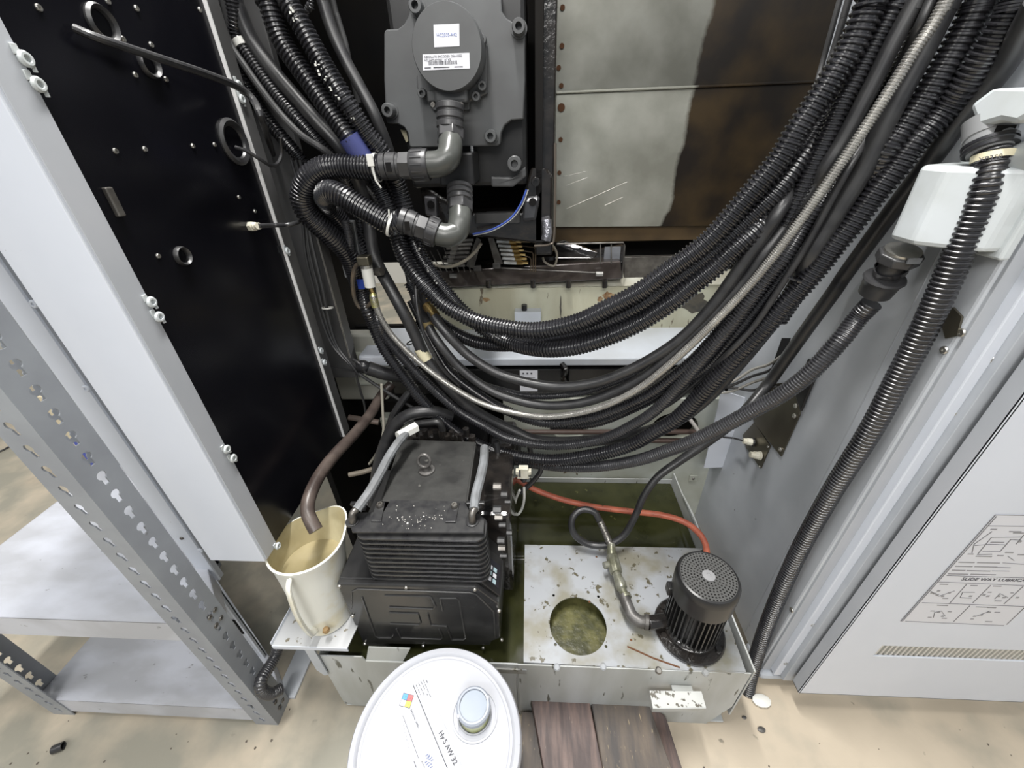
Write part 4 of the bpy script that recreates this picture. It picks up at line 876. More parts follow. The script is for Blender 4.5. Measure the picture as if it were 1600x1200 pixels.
# olive plates with connectors on the pillar side
t = thing('plated_bracket', 'large olive steel plate screwed on the pillar side', 'bracket', P(1220, 660, X=.575))
MB().prism([P(q[0], q[1], X=.576) for q in ((1172, 640), (1205, 600), (1246, 596), (1249, 648), (1220, 713), (1180, 663))], (.003, 0, 0)).out('plate', olive, t, False)
MB().prism([P(q[0], q[1], X=.572) for q in ((1240, 612), (1262, 560), (1272, 568), (1272, 590), (1250, 643))], (.006, 0, 0)).out('dark_strip', black_paint, t, False, bev=.002)
boxo('dark_block', P(1205, 575, X=.555), P(1236, 528, X=.575), black_paint, t)
for q in ((1250, 615), (1243, 634), (1241, 650), (1219, 702)): screw(P(*q, X=.5745), (-1, 0, 0), .0058, steel, t)
t = thing('connector_plate', 'small olive plate carrying two white plug connectors', 'bracket', P(1185, 705, X=.575))
MB().prism([P(q[0], q[1], X=.576) for q in ((1160, 680), (1178, 660), (1203, 697), (1188, 732), (1166, 700))], (.003, 0, 0)).out('plate', olive, t, False)
for q in ((1200, 698), (1187, 729)): screw(P(*q, X=.5755), (-1, 0, 0), .003, steel, t)
for (x, y, lab_) in ((1168, 690, 0), (1179, 711, 1)):
    a = P(x+8, y+1, X=.573); c_ = P(x-7, y-1, X=.55)
    MB().lathe(a, c_-a, [(.0095, 0), (.0095, (c_-a).length*.6), (.0078, (c_-a).length*.65), (.0078, (c_-a).length)], 10).out('plug', white_plastic, t)
    MB().lathe(a, c_-a, [(.0115, -.002), (.0115, .002)], 16).out('rubber_ring', rubber if lab_ == 0 else white_plastic, t)
wl = ['uppermost', 'second', 'third', 'lowest']
for i, (y0_, y1_, y2_) in enumerate(((598, 570, 548), (603, 580, 557), (612, 590, 575), (605, 602, 600))):
    cable('wire', wl[i]+' grey wire running right behind the bundle into the dark block', [P(1105, y0_+2, Y=.95), P(1140, y0_, Y=.93), P(1175, y1_+8, Y=.90), P(1200, y1_, Y=.86), P(1222, y2_+8, Y=.83)], .0035, rubber_grey if i % 2 else mat('grey_wire%d' % i, (.35, .34, .31), .5), 'wire')
cable('wire', 'thin dark wire leading to the upper white plug', [P(1130, 683, Y=.9), P(1148, 685, Y=.9), P(1162, 689, X=.552)], .0025, rubber, 'wire')
cable('wire', 'pale rod standing in the shadow left of white bracket', [P(1078, 655, Y=1.0), P(1090, 672, Y=.98), P(1098, 688, Y=.97)], .006, mat('pale_rod', (.4, .38, .36), .5), 'rod')

# ------------------------------------------------------------------ coolant tank
t = thing('coolant_tank', 'dirty pale sheet metal coolant tank full of green fluid', 'tank', (0, .6, 0))
TY = .43
MB().prism([(-.493, TY, .262), (-.493, TY, .03), (-.47, TY, .008), (-.04, TY, .008), (-.04, TY, .258), (-.12, TY, .258), (-.125, TY, .268), (-.17, TY, .268), (-.172, TY, .246), (-.385, TY, .246), (-.39, TY, .264)], (0, .003, 0)).out('left_front_wall', tank_m, t, False)
MB().prism([(-.385, TY+.003, .246), (-.30, TY+.003, .246), (-.28, TY+.012, .283), (-.375, TY+.012, .283)], (0, .003, 0)).out('raised_lip', tank_m, t, False)
MB().prism([(-.04, TY-.002, .262), (-.04, TY-.002, .0), (.42, TY-.002, .0), (.457, TY-.002, .10), (.457, TY-.002, .262)], (0, .003, 0)).out('right_front_wall', tank_m, t, False, bev=.001)
boxo('left_wall', (-.493, TY, .01), (-.49, 1.02, .262), tank_m, t)
boxo('right_wall', (.462, TY, .05), (.466, 1.02, .268), tank_m, t, bev=.001)
boxo('rear_wall', (-.49, 1.018, .01), (.466, 1.022, .24), tank_m, t)
boxo('middle_divider', (-.046, TY, .02), (-.042, .73, .20), tank_m, t)
boxo('tank_floor', (-.49, TY, .005), (.46, 1.02, .01), tank_m, t)
b = MB(); b.box((-.02, TY-.004, .225), (-.11, TY+.001, .243)); b.out('ledge_strip', lid_m, t, False)
# coolant
for k_, (z_, m_, x0, x1, y0, y1, nm) in enumerate(((.222, coolant, -.488, .460, TY+.004, 1.016, 'coolant'),)):
    o = stuff(MB().box((x0, y0, z_-.01), (x1, y1, z_)).out(nm, m_, None, False)); tag(o, 'dark green dirty coolant filling the tank', 'fluid')
o = stuff(MB().lathe((.105, .53, .2222), (0, 0, 1), [(.085, 0), (.085, .0006)], 40).out('lit_coolant_patch', lit_coolant, None, False)); tag(o, 'blotchy green coolant under the round opening of the lid, painted lighter as if lit', 'lit_coolant')  # same blotchy coolant, with light through the lid opening put into its colour
c = V((-.05, .70, .236)); ch = MB()
for i in range(9): ch.ball(P(801+i*2.2, 869, z=.236), .0016, 6); ch.ball(P(801+i*2.2, 874, z=.236), .0016, 6)
o = ch.out('bead_chain', steel, None); tag(o, 'short double row of bright beads lying in the coolant', 'chain')

t = thing('tank_lid', 'pale stained tank lid with round opening beside the pump', 'lid', (.2, .58, .26))
zl = .2645
hc = P(903, 976, z=zl)
hol = [hc+V((.0665*math.cos(i*PI/24), .0665*math.sin(i*PI/24), 0)) for i in range(48)]
sh = []
for q in ((865, 930), (935, 932), (868, 1007), (947, 1010), (935, 940)):
    c = P(*q, z=zl); sh.append([c+V((.0035*math.cos(i*PI/4), .0035*math.sin(i*PI/4), 0)) for i in range(8)])
MB().prism([P(818, 1033, z=zl), P(1168, 1050, z=zl)+V((-.003, 0, 0)), (.459, .732, zl), P(820, 851, z=zl)], (0, 0, -.003), [hol]+sh[:4]).out('lid_plate', lid_m, t, False)
MB().prism([P(818, 1033, z=zl), P(1163, 1050, z=zl), P(1163, 1050, z=zl)+V((0, 0, -.01)), P(818, 1033, z=zl)+V((0, 0, -.01))], (0, -.002, 0)).out('front_fold', lid_m, t, False)
for q in ((870, 1036), (942, 1035), (1101, 1044), (1028, 1041)): MB().lathe(P(*q, z=zl)+V((0, -.006, -.005)), (0, -.4, 1), [(.0075, 0), (.0075, .003), (.005, .006)], 12).out('screw', lid_m if q[0] != 1028 else steel_dark, t)
for q in ((932, 870), (921, 940), (986, 1000)): MB().ball(P(*q, z=zl), .003, 8, (1, 1, .4)).out('grime_drop', rust_m, t)
MB().tube([P(980, 1010, z=zl+.0004), P(1020, 1028, z=zl+.0004), P(1062, 1043, z=zl+.0004)], .0018, 5).out('dark_seam', rust_m, t)
t = thing('step_bracket', 'speckled white step bracket on the tank front', 'bracket', (.36, .42, .2))
za = .205
MB().prism([P(1015, 1079, z=za), P(1096, 1080, z=za), P(1103, 1105, z=za), P(1020, 1106, z=za)], (0, 0, -.003)).out('step_top', mat('speckled_paint', (.50, .51, .49), .4, spots=.6, spcol=(.12, .11, .09), spscale=110), t, False)
boxo('weld_tab', (.30, .405, za-.014), (.345, .4275, za-.004), tank_m, t)
p = P(1020, 1106, z=za); q = P(1103, 1105, z=za)
MB().prism([p, q, q+V((0, 0, -.014)), p+V((0, 0, -.014))], (0, -.002, 0)).out('step_front', tank_m, t, False)

# pump
pcx, pcy = .352, .512
t = thing('coolant_pump', 'black vertical coolant pump motor with perforated fan cowl', 'pump', (pcx, pcy, .265))
MB().lathe((pcx, pcy, .262), (0, 0, 1), [(.076, 0), (.077, .010), (.074, .013), (.060, .014), (.058, .022), (.052, .026)], 48).out('base_flange', black_oily, t)
for i in range(6):
    an = i*PI/3+.3; c = V((pcx+.066*math.cos(an), pcy+.066*math.sin(an), .274)); MB().hexa(c, c+V((0, 0, .007)), .007).out('flange_bolt', black_oily, t)
MB().lathe((pcx, pcy, .282), (0, 0, 1), [(.046, 0), (.046, .14)], 40).out('motor_core', black_paint, t)
fb = []
for i in range(36):
    an = 2*PI*i/36
    if .15 < (an/(2*PI)) < .0: continue
    M_ = Matrix.Translation((pcx, pcy, 0)) @ Matrix.Rotation(an, 4, 'Z')
    MB().box((.044, -.0014, .288), (.0585, .0014, .415), M_).out('cooling_fin', black_paint, t, False)
topz = .475
cwp = [(.0620, 0), (.0625, .045), (.0615, .058), (.058, .064), (.0545, .0655)]
MB().lathe((pcx, pcy, topz-.066), (0, 0, 1), [(.0600, 0)]+cwp+[(.0535, .063), (.0585, .050), (.0600, 0)], 56, cap=False).out('fan_cowl', black_paint, t)
# perforated grille from small cells
gb = MB(); zg = topz-.0015; rings_ = 7; r0 = .0125; r1 = .0545
for k in range(rings_):
    ra = r0+(r1-r0)*k/rings_; rb = r0+(r1-r0)*(k+1)/rings_; n = max(10, int(2*PI*(ra+rb)/2/.0066))
    sh_ = (k % 2)*.5
    for i in range(n):
        a_ = 2*PI*(i+sh_)/n; c_ = 2*PI*(i+1+sh_)/n
        pt_ = lambda f, g_: V((pcx+(ra+(rb-ra)*f)*math.cos(a_+(c_-a_)*g_), pcy+(ra+(rb-ra)*f)*math.sin(a_+(c_-a_)*g_), zg))
        O = [pt_(0, 0), pt_(1, 0), pt_(1, 1), pt_(0, 1)]; I = [pt_(.24, .24), pt_(.76, .24), pt_(.76, .76), pt_(.24, .76)]
        vo = [gb.bm.verts.new(p) for p in O]; vi = [gb.bm.verts.new(p) for p in I]
        vd = [gb.bm.verts.new(p+V((0, 0, -.0018))) for p in I]
        for j in range(4):
            jj = (j+1) % 4
            gb.bm.faces.new((vo[j], vo[jj], vi[jj], vi[j])); gb.bm.faces.new((vi[j], vi[jj], vd[jj], vd[j]))
gb.out('perforated_grille', mat('grille_black', (.085, .085, .083), .35), t, False)
MB().lathe((pcx, pcy, zg-.022), (0, 0, 1), [(.053, 0), (.053, .001)], 40).out('fan_shadow_disc', mat('fan_shade', (.01, .01, .01), .8), t)  # black disc that paints the dark below the grille holes
for i in range(6):
    M_ = Matrix.Translation((pcx, pcy, zg-.018)) @ Matrix.Rotation(i*PI/3, 4, 'Z') @ Matrix.Rotation(.5, 4, 'X'); MB().box((.012, -.008, 0), (.048, .008, .0015), M_).out('fan_blade', mat('fan_grey', (.14, .13, .12), .6), t, False)
MB().lathe((pcx, pcy, zg), (0, 0, 1), [(.0125, 0), (.0125, .002), (.004, .003), (.0035, .002)], 24).out('centre_plug', mat('plug_grey', (.25, .25, .255), .35), t)
boxo('terminal_lug', (pcx-.068, pcy+.005, .39), (pcx-.052, pcy+.025, .415), black_paint, t, bev=.003)
# outlet plumbing
t = thing('pump_plumbing', 'grimy metal elbow, nipple and tee joined to the pump outlet', 'pipe fitting', P(985, 965, z=.30))
e0 = V((pcx-.055, pcy+.004, .295)); e1 = P(1022, 974, z=.298); e2 = P(1010, 972, z=.298); e3 = P(992, 968, z=.298); e4 = P(982, 950, z=.302); e5 = P(974, 930, z=.305)
MB().hexa(e0, P(1012, 974, z=.298), .017).out('union', black_oily, t, bev=.002)
MB().tube(smooth([e2, P(1000, 971, z=.298), P(988, 962, z=.299), e4, e5], 6), .0135, 18).out('elbow', iron, t)
MB().lathe(e2, e2-e3, [(.0165, -.004), (.0165, .004)], 20).out('elbow_rim', iron, t)
g0 = P(978, 935, z=.304); g1 = P(962, 893, z=.308)
MB().lathe(g0, g1-g0, [(.0145, 0), (.0145, .008), (.010, .010), (.0095, (g1-g0).length*.3), (.013, (g1-g0).length*.35), (.014, (g1-g0).length*.55), (.0115, (g1-g0).length*.75), (.0105, (g1-g0).length)], 18).out('nipple', oxid, t)
h0 = P(963, 896, z=.308); h1 = P(956, 868, z=.312)
MB().lathe(h0, h1-h0, [(.015, 0), (.0165, .004), (.0165, (h1-h0).length*.9), (.014, (h1-h0).length)], 8).out('tee_body', oxid, t, bev=.002)
MB().cyl(P(957, 880, z=.31), P(944, 884, z=.312), .009, seg=12).out('tee_plug', oxid, t)
k0 = P(956, 870, z=.312); k1 = P(955, 850, z=.322); MB().lathe(k0, k1-k0, [(.011, 0), (.012, .006), (.010, (k1-k0).length)], 14).out('hose_barb', oxid, t)
MB().tube(smooth([P(955, 855, z=.318), P(948, 838, z=.33), P(940, 820, z=.345), P(934, 808, z=.352)]), lambda f: .0098, 14, .008, .1).out('hose_ferrule', steel_dark, t)
cable('orange_hose', 'orange rubber hose crossing the coolant behind the pump', [P(795, 742, Y=.88), P(812, 752, Y=.86), P(838, 766, Y=.85), P(880, 781, Y=.83), P(930, 792, Y=.81), P(985, 799, Y=.79), P(1035, 805, Y=.77), P(1070, 816, Y=.75), P(1092, 833, Y=.73), P(1102, 850, Y=.71), P(1104, 868, Y=.69), P(1100, 890, Y=.66)], .0082, orange, 'hose', seg=14)
cable('wire', 'thin pale wire running along the tank right rim', [P(1068, 775, X=.46), P(1085, 810, X=.46), P(1100, 850, X=.46)], .003, tank_m, 'wire')

# ------------------------------------------------------------------ chiller
CY = .47
Q = lambda x, y, Y=CY: P(400+x/3.529, 780+y/3.529, Y=Y)
t = thing('oil_chiller', 'black oil chiller with finned cooler sitting in the coolant tank', 'oil cooler', (-.25, .62, .235))
fp = [Q(430, 468), Q(1210, 490), Q(1340, 600), Q(1360, 780), Q(1265, 785), Q(1262, 820), Q(600, 800)]
zt = fp[0].z
fp = [V((-.409, CY, .478)), V((-.118, CY, .478)), V((-.078, CY, .425)), V((-.079, CY, .285)), V((-.10, CY, .270)), V((-.105, CY, .25)), V((-.395, CY, .238)), V((-.409, CY, .25))]
MB().prism([p+V((0, .012, 0)) for p in fp], (0, .32, 0)).out('casing', black_paint, t, False, bev=.003)
MB().prism(fp, (0, .014, 0)).out('front_cover', mat('satin_black', (.024, .024, .025), .2, col2=(.035, .035, .035), scale=20), t, False, bev=.004)


def emboss(pts, parent=t):
    pp = [Q(*q, CY-.0008) for q in pts]
    MB().tube(pp, .0017, 6).out('pressed_rib', mat('edge_black', (.05, .05, .05), .3) if 'edge_black' not in bpy.data.materials else bpy.data.materials['edge_black'], parent)


for e_ in ([(525, 600), (530, 510), (560, 495), (1180, 515), (1215, 525), (1310, 620), (1318, 760)], [(735, 595), (975, 605), (990, 590), (965, 540), (950, 535), (710, 530)], [(740, 685), (900, 692), (910, 680), (895, 630), (735, 625)], [(1015, 545), (1105, 545), (1120, 560), (1155, 765), (1140, 775), (1080, 775), (1050, 700), (965, 693), (948, 630)], [(1015, 545), (1030, 615)], [(775, 715), (800, 765), (1020, 772), (1030, 760), (1010, 715)], [(585, 540), (660, 755), (680, 765), (745, 765), (755, 750)]):
    emboss(e_)
for q in ((460, 480), (828, 487), (1207, 497), (1340, 615), (1355, 775), (1253, 820), (922, 808), (600, 797), (533, 643)):
    c = Q(*q, CY-.002); c.z = max(c.z, .243); MB().ball(c, .0042, 8).out('screw', steel, t)
# display on the chamfer
n_ = V((-.053, 0, -.040)).normalized(); dv = V((.040, 0, -.053)).normalized(); nn = V((.053, 0, .040)).normalized()
o_ = V((-.118, .482, .478))+nn*.001
def chm(u_, v_, h=0): return o_+dv*u_+V((0, v_, 0))+nn*h
MB().prism([chm(.0, 0), chm(.066, 0), chm(.066, .085), chm(.0, .085)], nn*.006).out('display_frame', black_paint, t, False, bev=.002)
sc = MB().prism([chm(.012, .012, .006), chm(.056, .012, .006), chm(.056, .065, .006), chm(.012, .065, .006)], nn*.0006).out('display', screen_m, t, False)
for i in range(2):
    for j in range(3):
        MB().prism([chm(.020+i*.015, .015+j*.013, .0066), chm(.030+i*.015, .015+j*.013, .0066), chm(.030+i*.015, .024+j*.013, .0066), chm(.020+i*.015, .024+j*.013, .0066)], nn*.001).out('button', cyan_m if (i+j) % 2 else paper, sc, False)
# motor block behind right
boxo('motor_block', (-.13, .60, .25), (-.055, .95, .54), black_oily, t, bev=.01)
boxo('rear_block', (-.36, .80, .24), (-.13, .98, .55), void_black, t, bev=.01)
for i in range(10):
    c = P(790+random.uniform(-16, 12), 760+i*12, X=-.055); MB().hexa(c+V((-.004, 0, 0)), c+V((.007, 0, 0)), random.uniform(.003, .006)).out('side_bolt', black_paint if i % 4 else steel_dark, t)
# cooler: stack of 10 obround plates
x0, x1 = -.343, -.093
def obround(x0, x1, y0, y1, z, r, n=6):
    pts = []
    for cx, cy, a0_ in ((x1-r, y1-r, 0), (x0+r, y1-r, PI/2), (x0+r, y0+r, PI), (x1-r, y0+r, 1.5*PI)):
        for i in range(n+1): a_ = a0_+PI/2*i/n; pts.append(V((cx+r*math.cos(a_), cy+r*math.sin(a_), z)))
    return pts
zb = .482; zt_ = .617
fin_m = mat('fin_black', (.03, .03, .03), .4); edge_m = mat('cooler_plate', (.022, .022, .024), .3, col2=(.038, .038, .038), scale=60)
for k in range(10):
    z = zb+(zt_-zb)*k/9.6
    MB().prism(obround(x0, x1, .478, .535, z, .020), (0, 0, .0052)).out('cooler_plate', edge_m, t, True, bev=.001)
    if k < 9:
        b = MB(); n = 84; xs = x0+.022; dx_ = (x1-x0-.044)/n
        vs = []
        for i in range(n+1):
            zz = z+.0052 if i % 2 == 0 else z+(zt_-zb)/9.6
            vs.append((b.bm.verts.new((xs+i*dx_, .4815, zz)), b.bm.verts.new((xs+i*dx_, .53, zz))))
        for i in range(n): b.bm.faces.new((vs[i][0], vs[i+1][0], vs[i+1][1], vs[i][1]))
        b.out('fin_strip', fin_m, t, False)
        for xx in (x0+.014, x1-.014): MB().cyl((xx, .500, z+.004), (xx, .500, z+.0145), .0125, seg=16).out('port_ring', edge_m, t)
top = [P(551, 833, z=.622), P(545, 812, z=.622), P(552, 803, z=.622), P(600, 801, z=.622), P(610, 783, z=.622), P(726, 785, z=.622), P(735, 802, z=.622), P(750, 805, z=.622), P(757, 815, z=.622), P(756, 834, z=.622)]
MB().prism(top, (0, 0, .0035)).out('top_bracket', edge_m, t, False, bev=.001)
for (x, y) in ((594, 790), (710, 791)):
    MB().prism([P(x-14, y+26, z=.6258), P(x+2, y+26, z=.6258), P(x+8, y-4, z=.6258), P(x-6, y-4, z=.6258)], (0, 0, .003)).out('hold_down', edge_m, t, False, bev=.001)
    c = P(x, y, z=.6288); MB().lathe(c, (0, 0, 1), [(.0075, 0), (.0075, .003), (.0055, .006), (.003, .006), (.003, .003)], 14).out('bolt', steel_dark, t)
b = MB()
for i in range(60):
    x = random.gauss(648, 28); y = random.gauss(808, 8); c = P(max(575, min(735, x)), max(788, min(826, y)), z=.6262); b.ball(c, random.uniform(.0006, .0016), 6)
b.ball(P(637, 818, z=.6262), .0035, 6)
stuff(b.out('metal_chips', steel, t))
# shroud
b = MB(); s0 = [P(588, 783, z=.62), P(728, 785, z=.62), P(742, 692, z=.62), P(628, 688, z=.62)]
sh_m = mat('dusty_black_sheet', (.020, .020, .0195), .4, col2=(.036, .036, .034), scale=22, bump=.2, spots=.7, spcol=(.09, .088, .08), spscale=50)
MB().prism([s0[0]+V((.012, 0, 0)), s0[1], s0[2], s0[3]], (0, 0, -.004)).out('shroud_top', sh_m, t, False, bev=.001)
MB().prism([s0[0]+V((.012, 0, 0)), s0[3], s0[3]+V((-.03, 0, -.13)), s0[0]+V((-.025, 0, -.13))], (-.003, 0, 0)).out('shroud_left', sh_m, t, False)
MB().prism([s0[1], s0[2], s0[2]+V((.008, 0, -.13)), s0[1]+V((.008, 0, -.13))], (.003, 0, 0)).out('shroud_right', sh_m, t, False)
MB().prism([s0[3], s0[2], s0[2]+V((0, 0, -.13)), s0[3]+V((-.03, 0, -.13))], (0, .003, 0)).out('shroud_back', sh_m, t, False)
MB().lathe((-.235, .60, .56), (0, -1, 0), [(.055, -.02), (.055, 0), (.05, .01), (.02, .012)], 32).out('fan_housing', black_paint, t)
MB().tube(smooth([P(617, 805, z=.60), P(620, 790, z=.617), P(623, 786, z=.617), P(700, 788, z=.617), P(704, 791, z=.617), P(702, 806, z=.60)], 4), .0024, 8).out('wire_handle', steel_dark, t)
boxo('shroud_floor', (-.37, .555, .477), (-.13, .80, .485), void_black, t)
# eyebolt
c = P(667, 735, z=.621)
MB().lathe(c, (0, 0, 1), [(.018, 0), (.0175, .003), (.010, .004), (.0075, .012)], 24).out('eyebolt_base', iron, t)
rc = c+V((-.002, 0, .028)); MB().tube([rc+V((.0135*math.cos(i*PI/10), .005*math.sin(i*PI/10), .0135*math.sin(i*PI/10))) for i in range(20)]+[rc+V((.0135, 0, 0))], .0036, 10).out('eyebolt_ring', iron, t)
# rear fittings
boxo('manifold', P(628, 690, Y=.80), P(720, 676, Y=.86), black_oily, t, bev=.004)
for i in range(12):
    c = P(650+i*8+random.uniform(-2, 2), 682+random.uniform(-8, 4), Y=.80); MB().hexa(c+V((0, 0, -.012)), c+V((0, 0, .01)), random.uniform(.006, .011)).out('port_nut', black_oily, t)
MB().tube(smooth([P(640, 664, Y=.8), P(665, 661, Y=.8), P(685, 660, Y=.8), P(692, 672, Y=.8)]), .009, 12).out('rear_pipe', black_paint, t)
for lab_, pts in (('left grey rubber oil line of the chiller', [P(634, 678, z=.67), P(622, 692, z=.675), P(608, 713, z=.67), P(594, 740, z=.665), P(578, 768, z=.66), P(566, 785, z=.655), P(558, 796, z=.65)]), ('right grey rubber oil line of the chiller', [P(757, 700, z=.65), P(756, 720, z=.66), P(751, 745, z=.66), P(744, 772, z=.655), P(741, 796, z=.65)])):
    cable('oil_line', None, pts, .0098, grey_hose, parent=t)
w0 = P(650, 667, z=.67); w1 = P(622, 682, z=.672)
MB().hexa(w0, w0.lerp(w1, .55), .0135).out('white_fitting', tie_white, t); MB().cyl(w0.lerp(w1, .55), w1, .0115, seg=12).out('white_collar', tie_white, t)
for (x, y, x2, y2) in ((562, 787, 551, 812), (743, 786, 738, 812)):
    c = P(x, y, z=.653); MB().lathe(c+V((0, 0, -.004)), P(x-4*(x < 600), y+10, z=.645)-c, [(.0115, 0), (.0135, .001), (.0135, .007), (.0115, .008)], 16).out('hose_clamp', black_paint, t)
    boxo('clamp_ear', c+V((-.018, -.004, -.003)), c+V((.018, .004, .003)), black_paint, t)
    MB().tube(smooth([P(x-4*(x < 600), y+8, z=.65), P(x2, y2-10, z=.648), P(x2, y2, z=.636), P(x2, y2+4, z=.626)]), .0068, 12).out('elbow_tube', steel_dark, t)
    MB().lathe(P(x2, y2+4, z=.6235), (0, 0, 1), [(.013, 0), (.013, .004), (.008, .006)], 16).out('port_nut', edge_m, t)
cable('suction_hose', 'thick black suction hose arching behind the chiller shroud', [P(585, 790, Y=.76), P(588, 750, Y=.79), P(598, 705, Y=.82), P(615, 668, Y=.84), P(640, 648, Y=.85), P(672, 643, Y=.86), P(705, 650, Y=.88)], .017, rubber, 'hose', seg=16)
tag(MB().box((-.41, .475, .15), (-.345, .56, .262)).out('black_pan', black_paint, smooth=False, bev=.003), 'black pan under the tray beside the chiller', 'pan')
# sensor plug and cluster right of the chiller
t = thing('cable_plug', 'cream rectangular cable plug hanging below the lowest ribbed hose', 'connector', P(818, 738, Y=.76))
c = P(818, 738, Y=.76)
b = MB(); b.box(c+V((-.012, -.008, -.016)), c+V((.012, .008, .018))); b.box(c+V((-.020, -.007, -.002)), c+V((.020, .007, .008))); b.box(c+V((-.016, -.007, -.017)), c+V((.014, .007, -.012)))
b.out('plug_body', white_plastic, t, False, bev=.001)
boxo('plug_slot', c+V((-.011, -.0088, -.008)), c+V((-.007, -.0078, .015)), ink, t, bev=0)
MB().lathe(c+V((0, 0, -.017)), (0, 0, -1), [(.010, 0), (.009, .006), (.006, .014)], 14).out('plug_boot', rubber, t)
cable('wire', 'white wire looping down from the cream cable plug', [P(819, 762, Y=.76), P(819, 780, Y=.76), P(815, 796, Y=.77), P(808, 804, Y=.77), P(803, 796, Y=.78), P(806, 780, Y=.78), P(812, 766, Y=.77)], .0036, tie_white, 'wire')
for i, (lab_, pts, r_) in enumerate((('leftmost black hose dropping right of the chiller', [P(775, 690, Y=.82), P(784, 735, Y=.80), P(792, 780, Y=.78), P(795, 815, Y=.77)], .009), ('black hose dropping beside the cream cable plug', [P(800, 700, Y=.84), P(796, 740, Y=.82), P(803, 775, Y=.80), P(800, 800, Y=.79)], .006), ('short black hose bending behind the cream cable plug', [P(838, 720, Y=.82), P(845, 735, Y=.81), P(830, 755, Y=.80), P(812, 770, Y=.80)], .007))):
    cable('rubber_hose', lab_, pts, r_, rubber, 'hose')
for i, w_ in enumerate(('leftmost', 'second', 'third', 'rightmost')):
    c = P(766+i*19, 674+i*4, Y=.93)
    o = MB().tube(smooth([c, c+V((.01, -.01, -.03)), c+V((.012, -.02, -.08))]), .008, 10).out('rubber_hose', rubber); tag(o, w_+' of four short dark hoses behind the lowest ribbed hoses', 'hose', 'dark hoses above the chiller motor')

# ------------------------------------------------------------------ tray and pitcher
t = thing('tray_bracket', 'white sheet metal tray bracket holding the pitcher', 'tray', (-.49, .46, .30))
zt = .32
tr = [P(425, 1008, z=zt), P(543, 1012, z=zt), V((-.392, .555, zt)), V((-.57, .555, zt))]
MB().prism(tr, (0, 0, -.003)).out('tray_plate', mat('tray_paint', (.47, .48, .49), .4, spots=.66, spcol=(.2, .18, .14), spscale=70), t, False)
MB().prism([tr[0], tr[1], tr[1]+V((0, 0, -.012)), tr[0]+V((0, 0, -.012))], (0, -.002, 0)).out('front_lip', white, t, False)
MB().prism([tr[0], tr[3], tr[3]+V((0, 0, .008)), tr[0]+V((0, 0, .008))], (-.002, 0, 0)).out('left_lip', white, t, False)
p = V((-.508, .424, .308)); MB().prism([p, p+V((.022, 0, 0)), p+V((.022, 0, -.12)), p+V((.012, 0, -.125)), p+V((0, 0, -.10))], (0, .003, 0)).out('leg', white_grey, t, False)
t = thing('pitcher', 'yellowed white plastic pitcher with murky fluid under the cabinet corner', 'pitcher', (-.475, .50, .322))
pc0 = V((-.480, .497, .3225)); tilt = V((-.0, .12, 1)).normalized()
H_ = .218
wall = [(.052, 0), (.055, .002), (.0615, .08), (.068, .16), (.073, .205), (.0765, .212), (.0775, .218), (.0735, .219), (.071, .205), (.066, .16), (.060, .08), (.053, .006)]
def pring(r, h, k=1):
    pts = []
    for i in range(48):
        a_ = 2*PI*i/48; e_ = 0
        if h > .17: e_ = .020*max(0, math.cos(a_-1.1))**8*(h-.17)/.05
        pts.append(pc0+V(((r+e_)*math.cos(a_), (r+e_)*math.sin(a_)+h*.12, h+(e_*.4 if h > .2 else 0)+.0*math.sin(a_))))
    return pts
b = MB(); b.rings([pring(r, h) for r, h in wall[:8]], cap=False); b.out('outer_shell', plastic_w, t)
b = MB(); b.rings([pring(r, h) for r, h in wall[7:]], cap=False); b.prism(pring(.053, .006), (0, 0, .001)); b.out('inner_wall', plastic_in, t)
b = MB(); b.prism(pring(.0655, .15), (0, 0, .0008)); b.out('fluid', murk, t, False)
hd = smooth([pc0+V((.0, -.073+.024, .205)), pc0+V((.004, -.088+.02, .19)), pc0+V((.005, -.088+.01, .12)), pc0+V((.004, -.072, .05)), pc0+V((.002, -.055, .03))])
MB().tube(hd, .009, 10, flat=.55).out('handle', plastic_w, t)
MB().ball(pc0+V((.03, -.058, .035)), .008, 8).out('grime_spot', mat('brown_grime', (.28, .18, .08), .7), t)

# ------------------------------------------------------------------ bucket
bc = V((-.172, .262, .37)); BR = .148
t = thing('oil_bucket', 'white plastic oil bucket with pour spout lid, bottom centre', 'bucket', (bc.x, bc.y, 0))
MB().lathe((bc.x, bc.y, 0), (0, 0, 1), [(.126, 0), (.129, .004), (.140, .33), (.141, .352)], 64).out('bucket_wall', bucket_w, t)
MB().lathe((bc.x, bc.y, 0), (0, 0, 1), [(.141, .335), (.1465, .337), (BR, .345), (BR, .364), (BR-.003, .3695), (BR-.011, .3705), (BR-.014, .3685), (BR-.016, .3645), (BR-.020, .3640), (BR-.022, .3655), (.0, .3660)], 72).out('lid', bucket_w, t)
lz = .3662
sp = P(741, 1113, z=.376); sp.z = lz
MB().lathe(sp, (0, 0, 1), [(.0415, -.001), (.0415, .002), (.0385, .002), (.038, .0), (.031, .001), (.0305, .004), (.0285, .004), (.0285, 0)], 48).out('spout_seat', bucket_w, t)
MB().lathe(sp+V((0, 0, .001)), (0, 0, 1), [(.0265, 0), (.0255, .020), (.0275, .022), (.0275, .024)], 40).out('spout_neck', mat('oily_neck', (.55, .57, .38), .15, col2=(.35, .38, .15), scale=20), t)
cp = MB().lathe(sp+V((0, .002, .022)), (0, 0, 1), [(.0295, 0), (.030, .004), (.030, .010), (.0275, .0125), (.0245, .0125), (.024, .0085), (.001, .0085)], 44).out('spout_cap', clearp, t)
MB().lathe(sp+V((0, .002, .0312)), (0, 0, 1), [(.0235, 0), (.0235, .0006), (.002, .001)], 40).out('cap_disc', cap_m, t)
